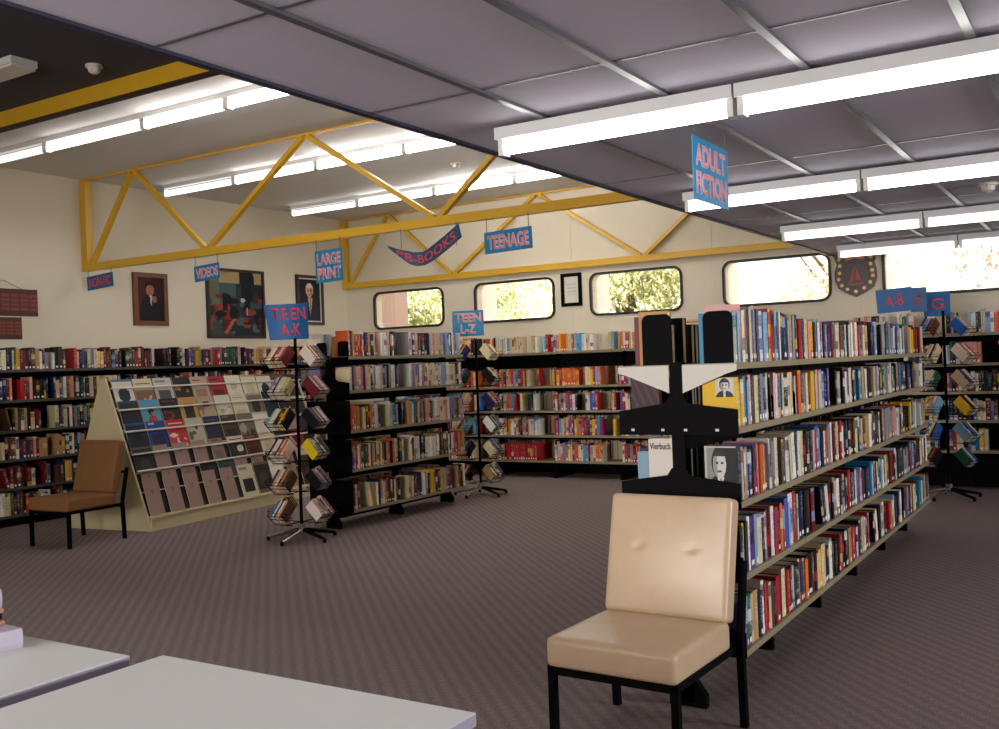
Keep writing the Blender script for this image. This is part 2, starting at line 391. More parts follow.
# ------------------------------------------------------------------ roof trusses and ceiling beam
def truss(Y, label, pw):
    t = thing('roof_truss', label, 'roof truss', (XL+.005, Y, 0)); X0 = XL+.005; B0, B1 = 2.665, 2.745
    boxo('bottom_chord', M_YEL, 0, XE-.02-X0, -.03, .03, B0, B1, parent=t)
    boxo('top_chord', M_YEL, 0, XE-.02-X0, -.02, .02, ZU-.022, ZU-.002, parent=t)
    boxo('post', M_YEL, 0, pw, -.04, .04, B0-.005, ZU-.024, parent=t)
    nodes_ = [(-9.72, B1), (-8.95, ZU-.03), (-7.84, B1), (-6.46, ZU-.03), (-4.97, B1), (-3.75, ZU-.03)]
    for (xa, za), (xb, zb) in zip(nodes_, nodes_[1:]):
        o = .035 if xa < xb else 0
        q = MB(); q.bar((xa+.03-X0, 0, za), (xb-.03-X0, 0, zb), .045, .055, up=(0, 1, 0)); q.build('diagonal', M_YEL, t)
    return t
truss(7.04, 'yellow steel truss crossing mid-room, with the blue signs under its bottom chord', .10)
truss(11.44, 'yellow steel truss lying against the back wall just above the windows', .085)
bm_ = thing('ceiling_beam', 'solid yellow beam under the dark ceiling at the top left', 'beam', (XL, 4.857, 3.568))
boxo('beam_body', M_YEL, 0, XE-XL-.02, 0, .10, .004, .131, parent=bm_)
boxo('lower_flange', mat('brown beam underside', '3a2116', .7), 0, XE-XL-.02, 0, .10, 0, .004, parent=bm_)  # thin sheet that makes the beam's underside dark brown

# ------------------------------------------------------------------ lights
def fitting(x0, x1, y, zc, low, label, group, tm=None):
    t = thing('fluorescent_light', label, 'fluorescent light', (x0, y, zc), 0, group); L = x1-x0
    hw = .055 if low else .028; hh = .055 if low else .045
    boxo('batten', M_HOUSE, 0, L, -hw, hw, -hh, -.001, parent=t)
    q = MB(); r = .029 if low else .034; zt = -hh-r-(.008 if low else .02)
    q.tube([(.035, 0, zt), (L-.035, 0, zt)], r, 12); q.build('tube', tm, t, smooth=False)
    for a in (.004, L-.03): boxo('tube_holder', M_HOUSE, a, a+.026, -.03, .03, zt-r-.004, -hh, parent=t)
    return t
RN = ['nearest the yellow beam', 'behind the mid-room truss', 'nearest the back wall']
for j, y in enumerate((5.63, 7.88, 10.0)):
    ed = [-9.47, -8.30, -7.08, -5.92, -4.74] if j != 0 else [-9.62, -8.36, -6.99, -5.98, -4.74]
    for k in range(4):
        fitting(ed[k], ed[k+1], y, ZU, False, 'glowing tube light, %s from the left wall, high-ceiling row %s' % (ordn(k+1), RN[j]), 'high ceiling tube lights', M_TUBES[j][k])
RL = ['nearest the camera', 'second from the camera', 'third from the camera', 'nearest the back wall']
for j, y in enumerate((3.93, 6.25, 8.47, 10.45)):
    for k in range(2 if j < 3 else 2):
        fitting(-2.40+k*1.13, -2.40+(k+1)*1.13-.01, y, ZL-.015, True, 'thick tube light on low grey ceiling, %s half, row %s' % (('left', 'right')[k], RL[j]), 'low ceiling tube lights', M_TUBEL[j])
def detector(x, y, z, label):
    t = thing('smoke_detector', label, 'smoke detector', (x, y, z))
    q = MB(); q.tube([(0, 0, -.001), (0, 0, -.02)], .06, 20); q.build('detector_base', M_DET, t)
    q = MB(); q.tube([(0, 0, -.02), (0, 0, -.05), (0, 0, -.062)], [.045, .04, .02], 20); q.build('sensor_head', M_DET, t)
detector(-6.17, 4.55, ZU, 'white smoke detector on the dark ceiling above the yellow beam')
detector(-6.17, 9.13, ZU, 'white smoke detector between the tube rows above the teenage sign')
detector(-.71, 7.43, ZL, 'white smoke detector on the low grey ceiling tiles')
ul = thing('ceiling_light', 'unlit white ceiling light on the dark ceiling in the top left corner', 'ceiling light', (-6.9, 4.16, ZU))
boxo('housing', M_HOUSE, 0, .5, -.1, .1, -.05, -.001, parent=ul); boxo('diffuser', M_DET, .01, .49, -.09, .09, -.07, -.05, parent=ul)

# ------------------------------------------------------------------ lettering and signs
def text_mesh(s, size_w, size_h, bold=.012, depth=.0012):
    cu = bpy.data.curves.new('t', 'FONT'); cu.body = s; cu.size = 1; cu.align_x = 'CENTER'; cu.offset = bold; cu.extrude = 0; cu.resolution_u = 3
    o = bpy.data.objects.new('t', cu); C.objects.link(o)
    bpy.context.view_layer.update()
    me = bpy.data.meshes.new_from_object(o.evaluated_get(bpy.context.evaluated_depsgraph_get()))
    bpy.data.objects.remove(o); bpy.data.curves.remove(cu)
    bm = bmesh.new(); bm.from_mesh(me); bmesh.ops.remove_doubles(bm, verts=bm.verts, dist=1e-5)
    xs = [v.co.x for v in bm.verts]; ys = [v.co.y for v in bm.verts]
    x0, x1, y0, y1 = min(xs), max(xs), min(ys), max(ys)
    r = bmesh.ops.extrude_face_region(bm, geom=bm.faces[:])
    ex = {v for v in r['geom'] if isinstance(v, bmesh.types.BMVert)}
    for v in bm.verts:
        v.co = Vector(((v.co.x-(x0+x1)/2)/(x1-x0)*size_w, (v.co.y-(y0+y1)/2)/(y1-y0)*size_h, depth if v in ex else 0))
    bmesh.ops.recalc_face_normals(bm, faces=bm.faces); bm.to_mesh(me); bm.free()
    return me
def letters(s, w, h, parent, M, m=None, name='lettering', bend=None, outline=True):
    """text in the local XY plane (facing +Z) moved by M"""
    for (mm, b, d, nm) in (((M_OUTL, .045, .0008, 'letter_outline'), (m or M_LET, .008, .0022, name)) if outline else ((m or M_LET, .012, .002, name),)):
        me = text_mesh(s, w*(1.03 if b > .03 else 1), h*(1.08 if b > .03 else 1), b, d); me.name = nm
        if bend:
            for v in me.vertices: v.co = bend(v.co)
        me.transform(M); me.materials.append(mm)
        o = bpy.data.objects.new(nm, me); C.objects.link(o); o.parent = parent
FACE_NY = Matrix.Rotation(PI/2, 4, 'X')                 # local XY plane facing -Y
def sign(name, w, h, lines, loc, rz, label, m=M_SIGN, lm=None, wires=.0, tilt=0, bend=None, posts=0, lh=.62, outline=True):
    """hanging card, local X across, Z up, facing -Y; loc is the middle of the card"""
    t = thing(name, label, 'sign', loc, rz, None)
    T = Matrix.Rotation(tilt, 4, 'Y')
    q = MB(); n = 14
    pts = []
    for i in range(n+1):
        for j in (0, 1):
            p = Vector(((i/n-.5)*w, (j-.5)*h, 0))
            pts.append(bend(p) if bend else p)
    V = [T @ (FACE_NY @ p) for p in pts]; V2 = [v+Vector((0, .003, 0)) for v in V]
    f = [(2*i, 2*i+2, 2*i+3, 2*i+1) for i in range(n)]; k = len(V)
    f += [tuple(k+a for a in g[::-1]) for g in f[:n]]
    f += [(2*i, k+2*i, k+2*i+2, 2*i+2) for i in range(n)]+[(2*i+1, 2*i+3, k+2*i+3, k+2*i+1) for i in range(n)]+[(0, 1, k+1, k), (2*n, k+2*n, k+2*n+1, 2*n+1)]
    q.add(V+V2, f); card = q.build('card', m, t)
    nl = len(lines)
    for i, s in enumerate(lines):
        zc = (nl/2-.5-i)*h*.44 if nl > 1 else 0
        hh = h*(.34 if nl > 1 else lh); ww = w*(.84 if len(s) > 3 else .5)
        bb = (lambda p, zc=zc: bend(Vector((p.x, p.y+zc, 0)))+Vector((0, 0, p.z))) if bend else (lambda p, zc=zc: Vector((p.x, p.y+zc, p.z)))
        letters(s, ww, hh, card, T @ FACE_NY @ Matrix.Translation((0, 0, .0005)), lm, bend=bb, outline=outline)
    if wires:
        for sx in (-1, 1):
            p = T @ Vector((sx*w*.44, .001, h*.5-.01)); q = MB(); q.tube([p, (p.x, p.y, h*.5+wires)], .003, 5); q.build('hanging_wire', M_WIRE, t)
    if posts:
        for sx in (-1, 1):
            q = MB(); q.tube([(sx*w*.22, .006, -h*.5-posts), (sx*w*.22, .006, 0)], .003, 5); q.build('support_wire', M_ROD, t)
    return t
def ws(x0, x1, z0, z1): return dict(w=x1-x0, h=z1-z0)
Y1 = 6.985
def truss_sign(x0, x1, zb, zt, lines, label, tilt=0, **k):
    return sign('hanging_sign', x1-x0, zt-zb, lines, ((x0+x1)/2, Y1, (zb+zt)/2), 0, label, tilt=tilt, wires=2.675-zt, **k)
truss_sign(-9.73, -9.28, 2.45, 2.605, ['NON-FIC'], 'small dark blue sign hanging beside the left wall post of the truss', m=M_SIGN2, lm=M_LETR, tilt=-.06, outline=False)
truss_sign(-7.99, -7.62, 2.41, 2.57, ['VIDEOS'], 'blue VIDEOS sign hanging in front of the large abstract painting', tilt=-.05)
truss_sign(-6.34, -6.01, 2.27, 2.57, ['LARGE', 'PRINT'], 'blue LARGE PRINT sign hanging beside the room corner post', tilt=-.03)
truss_sign(-4.46, -4.00, 2.375, 2.555, ['TEENAGE'], 'blue TEENAGE sign hanging in the middle of the truss', tilt=-.03)
def curl(p):
    u = p.x/.36
    rise = .10*max(0, u+.15)**1.2*1.9+.11*max(0, -u-.35)**1.5*2.4
    th = 1 if u > -.5 else max(.12, 1-(-u-.5)*1.9)
    sl = .28 if u > 0 else .1
    return Vector((p.x-p.y*sl*.9, p.y*th+rise-.03, .10*max(0, -u-.1)**2*2))
truss_sign(-5.37, -4.70, 2.36, 2.48, ['PB-BOOKS'], 'curled navy BOOKS banner sagging between the truss diagonals', m=M_SIGN3, lm=M_LETR, bend=curl, outline=False)
# fold strip of the banner
af = sign('hanging_sign', .47, .29, ['ADULT', 'FICTION'], (-1.6, 4.51, 2.305), PI/2, 'blue ADULT FICTION sign hanging from the low grey ceiling', wires=ZL-2.45-.002)

# ------------------------------------------------------------------ pictures painted as vertex colours on a grid
def ell(u, v, cu, cv, ru, rv): return ((u-cu)/ru)**2+((v-cv)/rv)**2 < 1
def canvas(name, w, h, fn, parent, M, nx=40, ny=56, m=None, y=0):
    q = MB(); q.T = M; cols = []; fs = []
    vs_ = [((i/nx-.5)*w, (j/ny-.5)*h, 0) for j in range(ny+1) for i in range(nx+1)]
    for j in range(ny):
        for i in range(nx):
            fs.append((j*(nx+1)+i, j*(nx+1)+i+1, (j+1)*(nx+1)+i+1, (j+1)*(nx+1)+i)); cols.append(hx(fn((i+.5)/nx, (j+.5)/ny)))
    q.add(vs_, fs, 0, cols); return q.build(name, m or M_PAINT, parent)
def frame_parts(w, h, fw, fd, m, parent, M, name='picture_frame'):
    q = MB(); q.T = M
    for x0, x1, y0, y1 in ((-w/2, w/2, h/2-fw, h/2), (-w/2, w/2, -h/2, -h/2+fw), (-w/2, -w/2+fw, -h/2+fw, h/2-fw), (w/2-fw, w/2, -h/2+fw, h/2-fw)):
        q.box(x0, x1, y0, y1, 0, fd)
    return q.build(name, m, parent)
FACE_PX = Matrix.Rotation(PI/2, 4, 'Z') @ FACE_NY        # facing +X, local x -> +Y
def p_dark(u, v):
    if ell(u, v, .5, .72, .15, .135): 
        return 'a06a52' if v < .82 else '1c1412'
    if ell(u, v, .48, .78, .19, .12): return '1a1210'
    if v < .62 and ell(u, v, .55, .15, .46, .5):
        if abs(u-.53) < .05*(v-.3)/.3 and v > .36: return 'c9b8a4'
        if ell(u, v, .66, .5, .1, .08): return '9c5f50'
        return '14141c'
    return '4a1f1c' if u < .55 else '331a1c'
def p_old(u, v):
    if ell(u, v, .5, .72, .15, .17):
        if v > .80: return 'd8c7ae'
        if abs(v-.73) < .012 and (abs(u-.44) < .035 or abs(u-.56) < .035): return '50382c'
        if abs(v-.63) < .01 and abs(u-.5) < .05: return '8a4a40'
        return 'c79a7c' if u < .56 else 'a57a60'
    if ell(u, v, .5, .75, .18, .17): return 'cfc4b2'
    if v < .56 and ell(u, v, .5, .1, .46, .48):
        if abs(u-.52) < .11*(v-.1)/.46: return 'b9ab96' if abs(u-.52) > .02 else '7a7266'
        return '2b2732'
    return '221d28'
_ar = random.Random(7)
_bl = [(_ar.random(), _ar.uniform(.05, .62), _ar.uniform(.03, .13), _ar.uniform(.03, .11), _ar.choice(['7d2c22', '46605c', '34484c', '4b1d1a', '14141c', '8a3a26', '1c2430', '20303a', '101018'])) for _ in range(60)]
def p_abs(u, v):
    c = '3f5a5c' if u < .5 else '28343f'
    if v > .82: c = 'a58f66' if (.12 < u < .58 or u > .84) else '171822'
    if u < .2 and v > .4: c = '5d6650'
    if u > .6 and .3 < v < .95 and u < .85: c = '12131d'
    if u > .8 and v < .8: c = '191f2c'
    if v < .22: c = '38423f' if u < .45 else '1e2733'
    for bu, bv, ru, rv, bc in _bl:
        if ell(u, v, bu, bv, ru, rv): c = bc
    if abs((u-.3)-(v-.05)*.75) < .035 and .04 < v < .26: c = 'a8583a'
    if ell(u, v, .63, .56, .04, .035): c = 'b7b9bd'
    if abs(u-.7) < .012 and .33 < v < .45: c = 'a8aaa6'
    if .25 < u < .34 and .4 < v < .66: c = '171219'
    return c
def p_cert(u, v): return 'd9d4c6' if not (.2 < u < .8 and .3 < v < .8 and int(v*22) % 3 == 0) else 'c4bfb2'
def picture(y0, y1, z0, z1, fw, fm, fn, label, cat, nx=40, ny=56, mount=None):
    t = thing('picture', label, cat, (XL+.001, (y0+y1)/2, (z0+z1)/2)); w, h = y1-y0, z1-z0
    q = MB(); q.T = FACE_PX; q.box(-w/2+.01, w/2-.01, -h/2+.01, h/2-.01, 0, .014); q.build('backing_board', M_DARKW, t)
    frame_parts(w, h, fw, .04, fm, t, FACE_PX)
    if mount:
        frame_parts(w-2*fw, h-2*fw, .02, .022, M_WHITEST, t, FACE_PX @ Matrix.Translation((0, 0, .0)), 'mount'); fw += .02
    canvas('canvas', w-2*fw, h-2*fw, fn, t, FACE_PX @ Matrix.Translation((0, 0, .0155)), nx, ny)
    return t
picture(7.66, 8.15, 2.07, 2.70, .055, M_OAK, p_dark, 'brown framed portrait of a dark-haired person in a black suit', 'picture')
picture(8.77, 9.77, 1.92, 2.83, .035, M_DARKW, p_abs, 'large dark abstract painting in a thin brown frame', 'painting', 56, 56)
picture(10.40, 10.95, 2.12, 2.83, .04, M_DARKW, p_old, 'dark framed portrait of a grey-haired person with a white mount line', 'picture', mount=True)
ct = thing('certificate_frame', 'small black framed white notice between two back wall windows', 'picture', (-6.02, YB-.001, 2.39))
frame_parts(.30, .43, .045, .025, M_BLACK, ct, FACE_NY)
canvas('paper', .22, .35, p_cert, ct, FACE_NY @ Matrix.Translation((0, 0, .008)), 20, 30)
q = MB(); q.T = FACE_NY; q.box(-.13, .13, -.19, .19, 0, .006); q.build('backing_board', M_BLACK2, ct)
# honour boards at the left edge
def honour(y0, y1, z0, z1, label, cord):
    t = thing('honour_board', label, 'plaque', (XL+.001, (y0+y1)/2, (z0+z1)/2)); w, h = y1-y0, z1-z0
    q = MB(); q.T = FACE_PX; q.box(-w/2, w/2, -h/2, h/2, 0, .03); wb = q.build('wooden_board', mat('red brown wood', '4a1a14', .4, noise=.2, nscale=20), t)
    nr, nc = (4, 7)
    for r in range(nr):
        for c in range(nc):
            q = MB(); q.T = FACE_PX; x = -w/2+w*(c+.5)/nc; z = h/2-h*.16-h*.66*(r+.5)/nr
            q.box(x-w/nc*.42, x+w/nc*.42, z-h*.055, z+h*.055, .03, .034); q.build('name_plate', M_PLATE, wb)
    if cord:
        q = MB(); q.tube([(.02, -w*.3, h/2-.01), (.004, 0, h/2+.09), (.02, w*.3, h/2-.01)], .003, 5); q.build('hanging_cord', M_WIRE, t)
M_PLATE = mat('copper name plate', '7a3424', .35)
honour(5.70, 6.43, 2.145, 2.43, 'upper of two red-brown honour boards at the left edge', True)
honour(5.62, 6.24, 1.90, 2.13, 'lower of two red-brown honour boards at the left edge', False)
# shield trophy
sh = thing('trophy_shield', 'dark wooden shield plaque with a ring of small medallions and red sailing boat', 'plaque', (-2.455, YB-.001, 2.31))
def shield_poly(s, sx=1):
    P = [(0, .255), (.06, .235), (.13, .23), (.20, .275), (.245, .235), (.215, .17), (.20, .12), (.225, .03), (.225, -.06), (.19, -.15), (.10, -.21), (0, -.255)]
    return [(x*s*sx, z*s) for x, z in P]+[(-x*s*sx, z*s) for x, z in P[-2:0:-1]]
q = MB(); q.prism([(x, z) for x, z in shield_poly(1)], -.03, 0, 'y'); q.build('shield_board', mat('dark mahogany', '2a0f0b', .35, noise=.2, nscale=20), sh)
q = MB(); q.prism(shield_poly(.66), -.045, -.03, 'y'); q.build('raised_centre', mat('black mahogany', '1c0a0a', .35), sh)
M_MED = mat('tarnished brass', 'b08a5a', .35, metal=.6)
for px, pz in [(-.17, .17), (.17, .175), (-.165, .10), (.165, .10), (-.17, .02), (.18, .03), (-.18, -.05), (.185, -.03), (-.15, -.12), (.155, -.1), (-.09, -.165), (.09, -.16), (0, -.195)]:
    q = MB(); q.tube([(px, -.03, pz), (px, -.036, pz)], .02, 14); q.build('medallion', M_MED, sh)
q = MB(); q.prism([(-.1, .15), (0, .175), (.1, .15), (.1, .185), (0, .21), (-.1, .185)], -.05, -.03, 'y'); q.build('title_scroll', mat('copper scroll', 'a4512f', .35, metal=.4), sh)
q = MB(); q.prism([(-.07, -.09), (-.005, -.07), (-.005, .1)], -.052, -.045, 'y'); q.prism([(.005, -.07), (.08, -.085), (.005, .09)], -.052, -.045, 'y'); q.prism([(-.09, -.1), (.09, -.1), (.06, -.125), (-.06, -.125)], -.052, -.045, 'y')
q.build('boat_emblem', mat('red enamel', '8e2a22', .4), sh)

# ------------------------------------------------------------------ bookcases
def board(q, x0, x1, y0, y1, ztop, front, lip=.026):
    """shelf tray with turned-down lip on the side `front` ('x1','x0','y0')"""
    q.box(x0, x1, y0, y1, ztop-.006, ztop)
    e = .01
    if front == 'x1': q.box(x1-e, x1, y0, y1, ztop-lip, ztop-.006)
    if front == 'x0': q.box(x0, x0+e, y0, y1, ztop-lip, ztop-.006)
    if front == 'y0': q.box(x0, x1, y0, y0+e, ztop-lip, ztop-.006)
    if front == 'y1': q.box(x0, x1, y1-e, y1, ztop-lip, ztop-.006)
def double_unit(xl, xr, y0, bay, nb, zs, label, near_detail):
    xc = (xl+xr)/2; t = thing('bookcase', label, 'bookcase', (xc, y0, 0)); hw = (xr-xl)/2
    for k in range(nb+1):
        y = k*bay
        boxo('upright', M_BLACK, -.028, .028, y+(.002 if k < nb else -.04), y+(.042 if k < nb else -.002), .02, zs[0]+.01, parent=t)
        q = MB(); yy = y+.02 if k < nb else y-.02
        q.prism([(-hw+.18, .0), (hw-.18, 0), (hw-.18, .05), (.03, .12), (-.03, .12), (-hw+.18, .05)], yy-.018, yy+.018, 'y'); q.build('foot', M_BLACK, t)
    for z in zs:
        for k in range(nb):
            for s in (-1, 1):
                q = MB()
                if s > 0: board(q, .03, hw, k*bay+.002, (k+1)*bay-.002, z, 'x1')
                else: board(q, -hw, -.03, k*bay+.002, (k+1)*bay-.002, z, 'x0')
                q.build('shelf', M_BOARD, t)
    boxo('bottom_rail', M_BLACK, -.025, .025, .05, nb*bay-.05, .1, .18, parent=t)
    for z in zs: boxo('back_strip', M_BLACK2, -.012, .012, .045, nb*bay-.045, z-.10, z-.03, parent=t)  # black strips added in place of the shade under the boards
    for s in (-1, 1):
        q = MB(); y = 0; z = zs[0]
        q.prism([(s*.03, z-.004), (s*hw, z-.004), (s*hw, z-.03), (s*(hw-.05), z-.045), (s*.03, z-.118)], -.004, 0, 'y')
        o = q.build('end_bracket', M_WHITEST if near_detail else M_BLACK, t)
        if near_detail: o['label'] = 'off-white tapered end bracket'
    for z in zs[1:]:
        q = MB(); a = .10 if near_detail else .13
        q.prism([(-hw, z-.032), (hw, z-.032), (hw, z+.072), (hw*.5, z+.088), (.05, z+a), (.03, z+a+.03), (-.03, z+a+.03), (-.05, z+a), (-hw*.5, z+.088), (-hw, z+.068)], -.006, 0, 'y')
        if not near_detail and z != zs[1]:
            q = MB(); q.box(-hw, hw, -.006, 0, z-.032, z+.27)
        ep = q.build('end_plate', M_BLACK, t)
        if near_detail and z == zs[1]:
            for x in (-.205, -.07, .03, .165):
                boxo('slot', M_WHITEST, x, x+.014, -.0075, -.006, z-.016, z-.006, parent=ep)  # white chips stand in for light showing through holes in the plate
    return t
ZA = [1.416, 1.157, .858, .563, .262]
ADULT = double_unit(-1.82, -1.30, 3.876, .915, 5, ZA, 'long black double-sided bookcase with beige shelves beside the tan chair', True)
ZLU = [1.572, 1.262, .90, .548, .182]
LARGE = double_unit(-6.42, -5.90, 6.89, .925, 2, ZLU, 'shorter black double-sided bookcase behind the TEEN A-K carousel', False)
def wall_unit(name, x0, x1, yF, depth, zs, bays, label, face, both):
    """bookcase along a wall. face '-y' : bays are x edges; face '+x': bays are y edges"""
    if face == '-y':
        t = thing(name, label, 'bookcase', ((bays[0]+bays[-1])/2, yF, 0)); ox = (bays[0]+bays[-1])/2
        for b in bays:
            boxo('upright', M_BLACK, b-ox-.02, b-ox+.02, depth/2-.03, depth/2+.03, .02, zs[0]+.01, parent=t)
            boxo('foot', M_BLACK, b-ox-.018, b-ox+.018, .03, depth-.03, 0, .09, parent=t)
        for z in zs:
            for a, b in zip(bays, bays[1:]):
                q = MB(); board(q, a-ox+.002, b-ox-.002, 0, depth/2-.03, z, 'y0'); q.build('shelf', M_BOARD, t)
                if both: q = MB(); board(q, a-ox+.002, b-ox-.002, depth/2+.03, depth, z, 'y1'); q.build('shelf', M_BOARD, t)
        boxo('bottom_rail', M_BLACK, bays[0]-ox+.03, bays[-1]-ox-.03, depth/2-.02, depth/2+.02, .09, .16, parent=t)
        for z in zs: boxo('back_strip', M_BLACK2, bays[0]-ox+.022, bays[-1]-ox-.022, depth/2-.03, depth/2-.025, z-(.20 if z == zs[0] else .07), z-.03, parent=t)
    else:
        oy = (bays[0]+bays[-1])/2; t = thing(name, label, 'bookcase', (x0, oy, 0)); d = x1-x0
        boxo('back_panel', M_BLACK2, 0, .012, bays[0]-oy, bays[-1]-oy, .02, zs[0]+.05, parent=t)
        for b in bays:
            boxo('upright', M_BLACK, .012, .05, b-oy-.02, b-oy+.02, 0, zs[0]+.08, parent=t)
        for z in zs:
            for a, b in zip(bays, bays[1:]):
                q = MB(); board(q, .014, d, a-oy+.002, b-oy-.002, z, 'x1'); q.build('shelf', M_DSHELF, t)
        boxo('kick_board', M_BLACK, .05, d-.03, bays[0]-oy, bays[-1]-oy, .0, zs[-1]-.03, parent=t)
    return t
M_DSHELF = mat('dark grey shelf steel', '4a4640', .5)
ZB = [1.585, 1.160, .850, .540, .222]
BX = [-8.75, -7.85, -6.95, -6.05, -5.13, -4.21]
BACK = wall_unit('bookcase', 0, 0, 10.88, .52, ZB, BX, 'long bookcase under the back wall windows filled with red and white books', '-y', True)
ZR = [1.595, 1.287, 1.005, .715, .41]
RX = [-2.45, -1.55, -.65, .25]
RIGHT = wall_unit('bookcase', 0, 0, 10.95, .42, ZR, RX, 'dim bookcase by the back wall behind the right-hand carousel', '-y', False)
boxo('back_panel', M_BLACK2, RX[0]-RX[-1]+(RX[-1]-RX[0])/2, (RX[-1]-RX[0])/2, .245, .255, .02, ZR[0]-.03, parent=RIGHT)  # black sheet added to stand for the darkness behind these shelves
ZW = [1.575, 1.268, .96, .671, .384, .11]
WYS = [4.55+.9*k for k in range(8)]
LEFTW = wall_unit('bookcase', XL+.005, -9.487, 0, 0, ZW, WYS, 'dark wall bookcase along the left wall under the pictures', '+x', False)

# ------------------------------------------------------------------ books
def book_geo(q, w, h, d, col, acc, rnd, cover=True, page=True, lab=True, mats=(0, 1, 2)):
    """spine at x=0 facing +x, thickness along y from 0 to w"""
    t = min(.003, w*.15); b = .004
    o = [(-d, 0), (-b, 0), (0, .25*w), (0, .75*w), (-b, w), (-d, w)]; i = [(-d, w-t), (-b-t, w-t), (-b-t, t), (-d, t)]
    P = o+i; n = len(P)
    if cover:
        v = [(x, y, 0) for x, y in P]+[(x, y, h) for x, y in P]; f = []; uv = {}
        for k in range(n):
            l = (k+1) % n; f.append((k, l, n+l, n+k))
            if k in (1, 2, 3):
                ua, ub = P[k][1]/w, P[l][1]/w; uv[len(f)-1] = ((ua, 0), (ub, 0), (ub, 1), (ua, 1))
        for a in ((0, 1, 8, 9), (1, 2, 3, 4, 7, 8), (4, 5, 6, 7)):
            f.append(tuple(a[::-1])); f.append(tuple(n+k for k in a))
        q.add(v, f, mats[0], col, (*acc, rnd), uv)
    if page:
        x0, x1, y0, y1, z0, z1 = -d+.005, -b-t, t, w-t, .003, h-.004
        v = [(x, y, z) for x in (x0, x1) for y in (y0, y1) for z in (z0, z1)]
        q.add(v, [(0, 1, 3, 2), (4, 6, 7, 5), (0, 4, 5, 1), (2, 3, 7, 6), (0, 2, 6, 4), (1, 5, 7, 3)], mats[1], (1, 1, 1), (0, 0, 0, 0))
    if lab:
        z0 = h*.06; z1 = z0+.02; y0, y1 = .25*w, .75*w
        q.add([(.0003, y0, z0), (.0003, y1, z0), (.0003, y1, z1), (.0003, y0, z1), (.0009, y0, z0), (.0009, y1, z0), (.0009, y1, z1), (.0009, y0, z1)],
              [(4, 5, 6, 7), (0, 3, 2, 1), (0, 1, 5, 4), (3, 7, 6, 2), (0, 4, 7, 3), (1, 2, 6, 5)], mats[2], (1, 1, 1), (0, 0, 0, 0))
BOOKS = []            # every book as a record; the 300 largest in view become individuals
BEND = []             # bookends
RND = random.Random(11)
def pick(pal):
    r = RND.random()*sum(pal.values())
    for k, v in pal.items():
        r -= v
        if r <= 0: return k
    return k
def jit(c, a=.18):
    f = 1+RND.uniform(-a, a); return tuple(min(1, max(0, x*f*(1+RND.uniform(-.06, .06)))) for x in c)
def fill(org, ef, es, length, pal, hmin, hmax, tmin, tmax, place, explicit=(), gaps=.05, vis=True, dep=(.13, .165), lean=.25, labp=.55, holes=()):
    """one row: org is the start of the row at the shelf's front edge, ef facing, es along the row"""
    s = .006; idx = 0; ex = list(explicit); run = None; rem = 0; holes = list(holes)
    while s < length-.02:
        if holes and s > holes[0][0]:
            if vis and holes[0][2]: BEND.append((org, ef, es, s, holes[0][2], place))
            s = max(s+.03, holes[0][1]); holes.pop(0); continue
        spec = ex.pop(0) if ex else None
        if spec is None:
            if RND.random() < gaps and s > .1:
                g = RND.uniform(.05, .13); nl = 0
                s += g
                if s > length-.05: break
                if RND.random() < lean:
                    nl = RND.choice((1, 1, 2, 3)); s += .05
            else: nl = 0
            if rem > 0: rem -= 1
            elif RND.random() < .05: run = (pick(pal), RND.uniform(tmin, tmax), RND.uniform(hmin, hmax)); rem = RND.randint(2, 5)
            else: run = None
            if run and rem > 0: cn, w, h = run
            else: cn, w, h = pick(pal), RND.uniform(tmin, tmax), RND.uniform(hmin, hmax)
            ang = 0
        elif spec[0] == 'gap': s += spec[1]; continue
        elif spec[0] == 'end':
            BEND.append((org, ef, es, s, spec[1], place)); s += .006; continue
        else:
            cn, w, h = spec[:3]; ang = spec[3] if len(spec) > 3 else 0; nl = 0
        if nl: ang = math.radians(RND.uniform(6, 13))
        foot = h*math.sin(ang)*.98
        if s+foot+w > length: break
        idx += 1
        BOOKS.append(dict(org=org, ef=ef, es=es, s=s+foot, w=w-.0008, h=h, d=RND.uniform(*dep), back=.006+RND.uniform(0, .012), ang=ang, cn=cn, col=jit(hx(COL[cn])),
                          acc=hx(COL[RND.choice(['white', 'cream', 'yellow', 'white', 'black', 'red', 'light blue'])]) if cn not in ('white', 'cream', 'pink', 'light blue', 'grey') else hx(COL[RND.choice(['navy', 'red', 'black', 'brown', 'blue', 'grey'])]),
                          rnd=RND.random(), idx=idx, place=place, vis=vis, lab=RND.random() < labp, tall=h > hmin+.75*(hmax-hmin), thick=w > tmin+.7*(tmax-tmin)))
        s += foot+w/math.cos(ang)+.0008
        if nl > 1:
            for _ in range(nl-1):
                w2 = RND.uniform(tmin, tmax); h2 = h*RND.uniform(.92, 1); idx += 1; c2 = pick(pal)
                if s+w2 > length: break
                BOOKS.append(dict(BOOKS[-1], s=s, w=w2-.001, h=h2, cn=c2, col=jit(hx(COL[c2])), idx=idx, rnd=RND.random()))
                s += w2/math.cos(ang)+.0008
PX, PY, NY_, NX_ = Vector((1, 0, 0)), Vector((0, 1, 0)), Vector((0, -1, 0)), Vector((-1, 0, 0))
E_ = lambda *a: a
P_AD = {'navy': 17, 'black': 26, 'charcoal': 8, 'white': 14, 'cream': 13, 'red': 6, 'dark red': 6, 'brown': 6, 'tan': 6, 'teal': 3, 'blue': 2, 'light blue': 6, 'grey': 7, 'salmon': 4, 'yellow': 2, 'green': 3, 'orange': 2, 'purple': 2}
